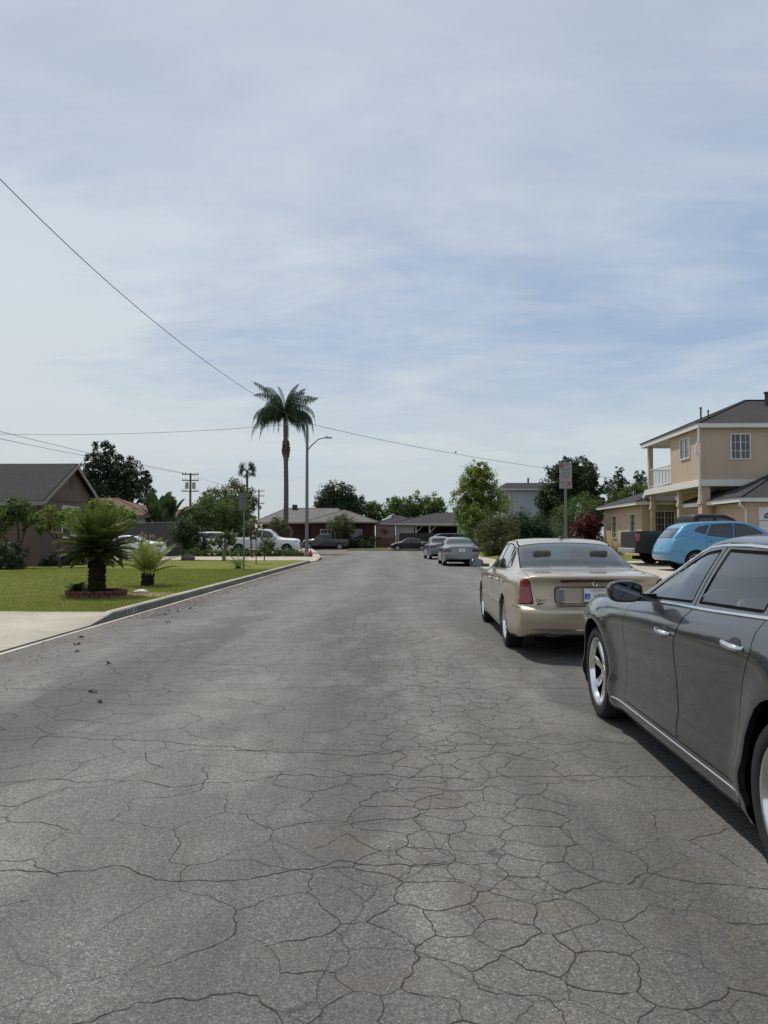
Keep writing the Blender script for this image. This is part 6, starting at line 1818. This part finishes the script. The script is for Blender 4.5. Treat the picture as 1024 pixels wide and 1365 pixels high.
T('garden_hedge', 'dark hedge below the pale two-storey house', 'hedge', (P(702, 735, 52).x, 52, .4), [blob_px(676, 712, 682, 730, 52), blob_px(700, 735, 688, 735, 51.5), blob_px(716, 745, 695, 735, 52)], 13000, .14, M_leaf_dark, 29, trunk=False, inner=.45)
T('feathery_shrub', 'feathery lime green shrub right behind the parking sign', 'bush', (P(765, 735, 48).x, 48.5, .45), [blob_px(738, 775, 668, 730, 48), blob_px(758, 800, 658, 720, 48.5), blob_px(786, 806, 664, 712, 48.8)], 15000, .13, M_leaf_mid, 30, trunk=False, aspect=.3)
T('maroon_shrub', 'maroon-leaved shrub left of the tan house wing', 'bush', (P(783, 735, 44).x, 44.5, .45), [blob_px(762, 792, 688, 728, 44.4), blob_px(778, 802, 682, 722, 44.8)], 6500, .12, M_leaf_red, 31, trunk=False)
T('vine_tree', 'thin olive tree leaning by the corner of the tan wing', 'tree', (P(800, 735, 45.5).x-.15, 46.6, .45), [blob_px(790, 806, 678, 700, 46.4), blob_px(784, 800, 672, 690, 46.6)], 1500, .13, M_leaf_olive, 32, .05, clump=.45)
T('pine_tree', 'taller dark pine seen above the tan wing roof', 'tree', (P(824, 700, 112).x, 112, .3), [blob_px(818, 832, 622, 636, 112), blob_px(812, 836, 634, 650, 112), blob_px(808, 840, 646, 664, 112), blob_px(804, 818, 636, 656, 110)], 4200, .34, M_leaf_deep, 33, .2, clump=.3, per=20, aspect=.3)
T('pine_tree', 'shorter dark pine seen just left of the balcony post', 'tree', (P(853, 700, 110).x, 110, .3), [blob_px(845, 862, 628, 645, 110), blob_px(842, 866, 640, 662, 110)], 2600, .34, M_leaf_deep, 34, .2, clump=.3, per=20, aspect=.3)
T('roof_high_bush', 'bright green bushes showing over the wing roof', 'bush', (P(835, 700, 62).x, 62, .4), [blob_px(808, 835, 652, 690, 62), blob_px(828, 862, 646, 690, 62)], 7000, .2, M_leaf_mid, 35, trunk=False)
# dry stalks by the wing wall
for k, px in enumerate((806, 812, 819, 824)):
    b = P(px, 735, 38.6); r = empty('dry_plant', (b.x, 38.2, .47), 0, 'dry straw-coloured stalks against the tan wing wall', 'plant', 'dry plants by the tan wall')
    V = []; Fs = []; rg = np.random.default_rng(60+k)
    for j in range(16): frond(V, Fs, (rg.normal()*.1, rg.normal()*.1, 0), rg.uniform(0, 6.28), rg.uniform(1.1, 1.5), rg.uniform(.6, 1.35), .5, .10, 9, rg, .008, .6, .02, .1)
    palm_mesh('foliage', V, Fs, leaf_mat('straw', (0.189, 0.145, 0.072), (0.435, 0.319, 0.174), .3) if k == 0 else bpy.data.materials['straw'], r)

# distant wood that closes the horizon: reads as one mass
bl = []
rg_ = random.Random(5)
for i in range(150):
    x = -230 + i*3.5; bl.append((x, 175+rg_.uniform(-8, 8), 1.5, 4.2, 3, rg_.uniform(1.6, 3.6)))
V, Fq = cloud(bl, 30000, .8, 40, .4, 40)
tag(np_mesh('distant_trees', V, Fq, M_leaf_dark), kind='stuff', label='distant dark belt of trees behind the houses')

# grass blades on the near part of the left lawn ------------------------------------------------
rg = np.random.default_rng(77)
n = 120000
X = -5.17 - 9.5*rg.random(n)**1.2; Yv = 12.9 + 17*rg.random(n)**1.35
keep = (np.hypot(X+6.72, Yv-16.3) > .66) & (np.hypot(X+6.75, Yv-19.7) > .2) & ~((np.hypot(X+5.75, Yv-16.6) < .8) & (rg.random(n) < .75))
X = X[keep]; Yv = Yv[keep]; n = len(X)
Z = .15 + .03*np.clip((-X-6)/8, 0, 1)**2
h = .022 + .028*rg.random(n); a = rg.uniform(0, 6.28, n); w = .004 + .004*(Yv-12)/10
C = np.stack([X, Yv, Z], 1); s = np.stack([np.cos(a)*w, np.sin(a)*w, np.zeros(n)], 1); t = np.stack([rg.normal(size=n)*.014, rg.normal(size=n)*.014, h], 1)
V = np.stack([C-s, C+s, C+t], 1).reshape(-1, 3)
tag(np_mesh('grass', V, np.arange(3*n).reshape(n, 3), leaf_mat('grass_blades', (.090, .125, .020), (.25, .27, .060), .4)), kind='stuff', label='short mown grass at the street edge of the left lawn')
# dead leaves and twigs in the left gutter -----------------------------------------------------
n = 4200
Yv = 7 + 34*rg.random(n)**1.1; X = -4.9 + np.abs(rg.normal(size=n))*.55
keep = (rg.random(n) < np.where((Yv > 13) & (Yv < 34), 1, .15)); X = X[keep]; Yv = Yv[keep]
C = np.stack([X, Yv, np.full(len(X), .012)], 1)
V, Fq = leaf_quads(C, .045, rg, None, .5, 0); V[:, 2] = np.clip(V[:, 2]*.35 + .008, .004, .03)
ex = np.array([[-4.35, 9.9, .01], [-4.6, 10.6, .01], [-4.1, 9.3, .01], [-2.62, 6.45, .01], [-2.85, 6.9, .01], [-3.3, 8.4, .01], [-3.9, 12.5, .01], [-4.3, 14.3, .01], [-4.25, 14.9, .01], [-4.4, 13.8, .01]])
ex = np.repeat(ex, 4, 0) + rg.normal(size=(40, 3))*[.02, .02, .006]
V2, F2 = leaf_quads(ex, .06, rg, None, .7, 0); V2[:, 2] = np.clip(V2[:, 2], .004, .05)
tag(np_mesh('leaf_litter', np.concatenate([V, V2]), np.concatenate([Fq, F2+len(V)]), plain('dead_leaves', (.040, .028, .020), .9, var=.5, scale=20)), kind='stuff', label='dead leaves and twigs scattered along the left gutter')
# ------------------------------------------------------------------ vehicles placed
def car_at(name, label, cat, sp, x, y, rz=0, z=0, group=None):
    r = empty(name, (x, y, z), R(rz), label, cat, group)
    return build_car(sp, r), r
c, r = car_at('parked_car', 'dark grey metallic saloon with chrome door handles, closest to the camera', 'car', spec_grey(), 2.505, 4.52, -.8)
gold, rg_car = car_at('parked_car', 'champagne gold saloon with tall red tail lamps, in front of the dark grey one', 'car', spec_gold(), 2.32, 11.37, -.8)
# details on the back of the gold saloon
mb = MB(); mb.box(-.33, .33, -.004, 0, -.09, .09); 
plate(gold, .02, .772, -2.675, '6895', -.02, blue=True)
for sx in (-1, 1):
    mb = MB(); mb.box(sx*.40-.035, sx*.40+.035, -2.69, -2.665, .695, .845); mb.build('reversing_lamp', M_clear_lens, rg_car, bevel=.006)
mb = MB(); mb.add([(x, -2.668, z) for x, z in rounded([(-.45, .672), (.45, .672), (.45, .868), (-.45, .868)], .05)] + [(x, -2.690, z) for x, z in rounded([(-.465, .657), (.465, .657), (.465, .883), (-.465, .883)], .055)], [(i, (i+1) % 20, 20+(i+1) % 20, 20+i) for i in range(20)]); mb.build('plate_surround', P_gold, rg_car, smooth='auto')
def rear_point(c, x, z): 
    l, n = c.hit(x, z, 1, -1); return l
l = rear_point(gold, -.6, .70)
t = text_mesh('trunk_badge', 'DeVille', .055, M_chrome, rg_car, .002); t.rotation_euler = (PI/2, 0, 0); t.location = (-.60, l.y-.006, .705)
mb = MB(); mb.box(-.67, -.52, l.y-.006, l.y-.001, .662, .674); mb.build('badge_bar', M_trimblack, rg_car)
mb = MB(); mb.lathe([(.022, -.004), (.030, -.006), (.034, 0)], 'Y', (0, rear_point(gold, 0, .905).y-.004, .905), n=20); mb.lathe([(0, -.006), (.012, -.006), (.014, 0)], 'Y', (0, rear_point(gold, 0, .905).y-.004, .905), n=6); mb.build('emblem', M_chrome, rg_car, smooth='auto')
for sx in (-1, 1):
    mb = MB(); y_ = -2.66
    mb.add([(sx*.50+.13*math.cos(2*PI*i/20), y_-.02, .335+.045*math.sin(2*PI*i/20)) for i in range(20)] + [(sx*.50+.115*math.cos(2*PI*i/20), y_+.25, .335+.038*math.sin(2*PI*i/20)) for i in range(20)], [(i, (i+1) % 20, 20+(i+1) % 20, 20+i) for i in range(20)] + [tuple(range(20, 40))]); mb.mi = [0]*20+[0]
    mb.build('exhaust_tip', M_steel, rg_car, smooth='auto', fix=False)
mb = MB(); mb.obox((.02, -.62, 1.445), (.05, .10, .03), rx=.1); mb.build('roof_antenna', M_gloss_black, rg_car, bevel=.01)
mb = MB(); mb.box(-.66, .66, -1.75, -1.05, .90, .96); mb.build('parcel_shelf', M_interior_tan, rg_car, bevel=.02)
# silver sedan and the small silver car ahead of it
sp = spec_generic(P_silver, L=4.75, W=1.82, H=1.46, wb=2.75, glass=M_glass_far, kind='sedan', rim='ten', wr=.325)
sp['trim'] = []
sv, r = car_at('parked_car', 'silver saloon with dark red tail lamps parked beside the olive bush', 'car', sp, 3.02, 39.1, 1.5)
plate(sv, 0, .80, sv.y0+.05, '7KZB', 0)
for sx in (-1, 1):
    mb = MB(); mb.box(sx*.62-.16, sx*.62+.16, sv.y0+.02, sv.y0+.05, .36, .40); mb.build('rear_reflector', M_dred_lens, r)
sp = spec_generic(P_silver2, L=4.3, W=1.76, H=1.50, wb=2.6, glass=M_glass_far, kind='sedan', rim='ten', wr=.32)
_, r = car_at('parked_car', 'smaller grey car parked just ahead of the silver saloon', 'car', sp, 2.62, 49.8, 5)
sp = spec_generic(P_black, L=4.7, W=1.85, H=1.78, wb=2.75, glass=M_glass_dark, kind='suv', wr=.36)
car_at('parked_suv', 'dark car standing under the large green tree beyond the silver saloon', 'car', sp, 5.0, 64.6, -80)
sp = spec_generic(P_black, L=4.3, W=1.74, H=1.38, wb=2.55, glass=M_glass_dark, kind='sedan', rim='cover', wr=.30)
car_at('parked_car', 'black saloon seen side-on across the end of the street', 'car', sp, 1.05, 78.9, 90)
sp = spec_generic(P_char, L=5.5, W=1.95, H=1.85, wb=3.5, glass=M_glass_far, kind='pickup', wr=.38)
car_at('pickup_truck', 'charcoal pickup parked before the dark red house', 'pickup truck', sp, -8.55, 84.6, 90, .02)
sp = spec_generic(P_white, L=5.8, W=2.0, H=1.92, wb=3.65, glass=M_glass_far, kind='pickup', wr=.39)
car_at('pickup_truck', 'white pickup behind the low hedge by the street lamp', 'pickup truck', sp, -10.4, 56.9, -90, .16)
sp = spec_generic(P_white, L=4.8, W=1.9, H=1.75, wb=2.9, glass=M_glass_dark, kind='suv', wr=.34)
car_at('white_van', 'white van left of the white pickup behind the young tree', 'van', sp, -14.9, 60.9, -90, .16)
sp = spec_generic(P_white, L=4.7, W=1.82, H=1.42, wb=2.7, glass=M_glass_dark, kind='sedan', rim='five', wr=.34)
car_at('parked_car', 'white saloon on the concrete drive behind the sago palms', 'car', sp, -17.15, 46.2, 90, .16)
sp = spec_generic(P_char, L=4.2, W=1.75, H=1.45, wb=2.55, glass=M_glass_dark, kind='hatch', wr=.31)
car_at('parked_car', 'dark grey car half hidden behind the bushy tree and pointed conifer', 'car', sp, -15.6, 53.0, -90, .16)
sp = spec_generic(P_bluecar, L=4.45, W=1.77, H=1.60, wb=2.70, glass=M_glass_dark, kind='hatch', rim='five', lamp=M_clear_lens, wr=.316)
bl_, r = car_at('parked_car', 'light blue hatchback parked on the driveway of the tan house', 'car', sp, 10.62, 24.2, -90, .38)
plate(bl_, 0, .62, bl_.y0+.035, '6XYZ', 0)
mb = MB(); mb.lathe([(.028, -.003), (.04, -.005), (.044, 0)], 'Y', (0, rear_point(bl_, 0, .93).y-.002, .93), n=20); mb.build('emblem', M_chrome, r, smooth='auto')
sp = spec_generic(P_black, L=5.7, W=1.98, H=1.86, wb=3.6, glass=M_glass_dark, kind='pickup', lamp=M_red_lens, wr=.39)
pk, r = car_at('pickup_truck', 'black pickup with red tail lamp parked behind the blue hatchback', 'pickup truck', sp, 11.25, 27.3, -90, .44)
mb = MB(); mb.obox((0, pk.y0-.05, .54), (1.75, .12, .15)); mb.build('rear_bumper', M_steel, r, bevel=.03)

# ------------------------------------------------------------------ street furniture
b = P(409, 742, 49.6)
r = empty('street_lamp', (b.x, 49.6, .15), 0, 'tall grey street lamp with one curved arm beside the queen palm', 'street lamp')
zt = PZ(563, 49.6) - .15
mb = MB(); mb.tube([(0, 0, 0), (0, 0, zt*.5), (0, 0, zt)], [.125, .105, .085], 16); mb.build('pole', M_steel, r, smooth='auto')
mb = MB(); mb.lathe([(.2, 0), (.2, .1), (.14, .22), (.125, .22)], 'Z', n=16); mb.build('base', M_steel, r, smooth='auto')
za = PZ(597, 49.6) - .15; zh = PZ(583, 49.6) - .15; xh = P(440, 583, 49.6).x - b.x
mb = MB(); mb.tube([(.05, 0, za-.1), (.35, 0, za+.22), (.75, 0, zh-.12), (1.15, 0, zh-.01), (xh-.3, 0, zh)], [.045, .042, .04, .036, .034], 10); mb.build('arm', M_steel, r, smooth='auto')
mb = MB(); mb.obox((xh-.12, 0, zh), (.55, .24, .09)); h = mb.build('lamp_head', M_steel, r, bevel=.035)
mb = MB(); mb.box(xh-.3, xh+.08, -.08, .08, zh-.058, zh-.046); mb.build('lens', M_clear_lens, h)
mb = MB(); mb.tube([(xh-.2, 0, zh+.045), (xh-.2, 0, zh+.13)], .035, 8); mb.build('photocell', M_trimblack, h)
mb = MB(); mb.tube([(0, 0, zt), (0, 0, zt+.12)], .05, 8); mb.build('insulator', M_trimblack, r)
M_lamp = plain('dull_grey_metal', (.17, .185, .195), .6, .4, var=.15)
for ch in r.children:
    if ch.name.split('.')[0] in ('pole', 'base', 'arm'): ch.data.materials[0] = M_lamp
LT = Vector((b.x, 49.6, zt+.15+.1))
# crumpled red bag at the foot of the lamp
bb = P(413, 741, 48.9)
mb = MB(); mb.ball((0, 0, .17), (.20, .17, .17), 14, 9, jit=.16, rg=rnd); mb.ball((.05, 0, .38), (.07, .06, .09), 8, 6, jit=.2, rg=rnd)
tag(mb.build('rubbish_bag', plain('red_plastic', (.36, .05, .045), .45, var=.35, scale=12), loc=(bb.x, 48.9, .15), smooth='auto'), 'small red bag slumped at the foot of the street lamp', 'bag')

M_post = plain('post_grey', (.16, .165, .165), .6, .4, var=.15)
# parking sign right
r = empty('parking_sign', (P(755, 750, 17.5).x, 17.5, .15), 0, 'white parking sign with small red square on a steel post behind the gold saloon', 'sign')
sx0 = P(744, 640, 17.5).x - r.location.x; z1 = PZ(617, 17.5)-.15; z0 = PZ(642.5, 17.5)-.15; z00 = PZ(651.5, 17.5)-.15
mb = MB(); mb.box(-.028, .028, 0.0, .03, -.1, z1+.02); mb.box(-.012, .012, .03, .05, -.1, z1+.02); mb.build('post', M_post, r)
M_sign = plain('sign_white', (.27, .26, .255), .5, var=.12, scale=20); M_sred = plain('sign_red', (.30, .055, .06), .5, var=.1); M_sink = plain('sign_ink', (.09, .085, .085), .6)
pl = MB(); pl.box(-.145, .145, -.010, -.005, z0, z1); pn_ = pl.build('sign_panel', M_sign, r, bevel=.0)
mb = MB(); mb.box(-.135, -.035, -.0125, -.0105, z1-.125, z1-.02); mb.build('red_square', M_sred, pn_)
for k, (tx, sz, dz, ox) in enumerate((('P', .085, .072, -.085), ('NO', .05, .05, .05), ('PARKING', .048, .165, 0), ('7AM - 9AM', .04, .235, 0), ('MON - FRI', .04, .30, 0), ('EXCEPT', .032, .355, 0))):
    t = text_mesh('sign_text', tx, sz, M_sign if k == 0 else M_sink, pn_, .0004); t.rotation_euler = (PI/2, 0, 0); t.location = (ox, -.0135, z1-dz)
pl = MB(); pl.box(-.15, .15, -.010, -.005, z00, z0-.012); p2 = pl.build('lower_panel', M_sign, r)
for k, (tx, sz, dz, ox) in enumerate((('TOW', .045, .05, -.06), ('AWAY', .045, .105, 0))):
    t = text_mesh('sign_text', tx, sz, M_sink, p2, .0004); t.rotation_euler = (PI/2, 0, 0); t.location = (ox, -.0115, z0-.012-dz)
mb = MB(); mb.box(.03, .12, -.0125, -.0105, z0-.085, z0-.03); mb.build('tow_symbol', M_sred, p2)
# sign seen from behind, left lawn
b = P(325, 760, 28.3)
r = empty('street_sign', (b.x, 28.3, .15), R(12), 'grey sign seen edge-on from behind on a pole on the left lawn', 'sign')
z1 = PZ(657, 28.3)-.15; z0 = PZ(680, 28.3)-.15
mb = MB(); mb.tube([(0, 0, -.1), (0, 0, z1+.03)], .03, 8); mb.build('post', M_post, r, smooth='auto')
mb = MB(); mb.box(-.20, .10, .034, .040, z0, z1); mb.build('sign_panel', M_post, r)

# wooden utility poles
M_wood = plain('pole_wood', (.10, .085, .075), .95, var=.3, scale=3)
def upole(px, Y, ytop, label, arms, cans, aw):
    b = P(px, 700, Y); r = empty('utility_pole', (b.x, Y, .1), R(8), label, 'utility pole'); zt = PZ(ytop, Y)-.1
    mb = MB(); mb.tube([(0, 0, 0), (0, 0, zt)], [.17, .12], 12); mb.build('pole', M_wood, r, smooth='auto')
    for ya in arms:
        z = PZ(ya, Y)-.1; mb = MB(); mb.box(-aw, aw, -.07-.12, .05-.12, z-.06, z+.06); a = mb.build('crossarm', M_wood, r)
        for u in (-.92, -.55, .55, .92):
            mb = MB(); mb.lathe([(.02, 0), (.05, .06), (.05, .12), (.03, .2), (0, .2)], 'Z', (u*aw, -.12, z+.06), n=8); mb.build('insulator', M_steel, a, smooth='auto')
    for u in cans:
        z = PZ(647, Y)-.1; mb = MB(); mb.lathe([(0, -.4), (.2, -.4), (.22, -.35), (.22, .3), (.12, .42), (0, .45)], 'Z', (u, -.1, z), n=14); mb.build('transformer', M_steel, r, smooth='auto')
    return r
u1 = upole(253.5, 90, 630, 'wooden utility pole with transformers behind the banana plant', (632, 640, 654.5), (-.42, .42), 1.0)
u2 = upole(345, 128, 652, 'plainer wooden utility pole right of the distant fan palm', (654.5, 661, 671), (), .95)

# overhead wires -----------------------------------------------------------------------------
M_wire = plain('wire_black', (.05, .055, .06), .6)
def wire(label, pts, Ya, Yb, rad, ra2=None):
    pts = np.array(pts, float); xs = np.linspace(pts[0][0], pts[-1][0], 60)
    order = np.argsort(pts[:, 0]); deg = min(3, len(pts)-1); co_ = np.polyfit(pts[order, 0], pts[order, 1], deg)
    out = []; rs = []
    for x in xs:
        t = (x-xs[0])/(xs[-1]-xs[0]); Y = 1/((1-t)/Ya + t/Yb); p = P(x, np.polyval(co_, x), Y); out.append(tuple(p)); rs.append(rad + ((ra2 or rad)-rad)*t)
    mb = MB(); mb.tube(out, rs, 6); o = mb.build('overhead_wire', M_wire, smooth=True); tag(o, label, 'wire', 'overhead wires'); return out
wire('thick service wire falling steeply from upper left to the street lamp top', [(-260, -40), (0, 241), (100, 335), (180, 404), (250, 463), (335, 529), (LT.x*0+409, 563)], 9.0, 49.6, .0075, .010)
wire('thin level wire running left from the street lamp top', [(-60, 577), (0, 579), (120, 579), (240, 575), (340, 570), (409, 563.5)], 62, 49.6, .014)
wr_ = wire('thin wire sagging right from the street lamp top with a bird on it', [(409, 564), (450, 573), (520, 589), (613, 606), (700, 620), (860, 643)], 49.6, 74, .014)
wire('upper of two wires from the left edge to the transformer pole', [(-60, 560), (0, 575), (60, 590), (120, 604), (253.5, 632)], 38, 90, .016)
wire('lower of two wires from the left edge to the transformer pole', [(-60, 572), (0, 585), (60, 597), (120, 609), (253.5, 632.5)], 38, 90, .016)
wire('faint wire between the two wooden utility poles', [(253.5, 632), (300, 647), (345, 655)], 90, 128, .018)
# bird
k = min(range(len(wr_)), key=lambda i: abs(wr_[i][0] - P(613, 606, 57).x)); bp = Vector(wr_[k])
mb = MB(); mb.ball((0, 0, .11), (.06, .1, .075), 10, 7); mb.ball((0, .07, .2), (.042, .048, .042), 8, 6); mb.add([(-.01, .11, .2), (.01, .11, .2), (0, .15, .19), (0, .11, .21)], [(0, 1, 2), (1, 3, 2), (3, 0, 2)])
mb.add([(-.03, -.07, .10), (.03, -.07, .10), (.035, -.2, .04), (-.035, -.2, .04)], [(0, 1, 2, 3)]); mb.tube([(-.02, 0, .05), (-.02, 0, .01)], .005, 4); mb.tube([(.02, 0, .05), (.02, 0, .01)], .005, 4)
tag(mb.build('bird', plain('bird_grey', (.05, .05, .055), .8), smooth=True, loc=bp), 'small dark bird perched on the wire right of the lamp', 'bird')
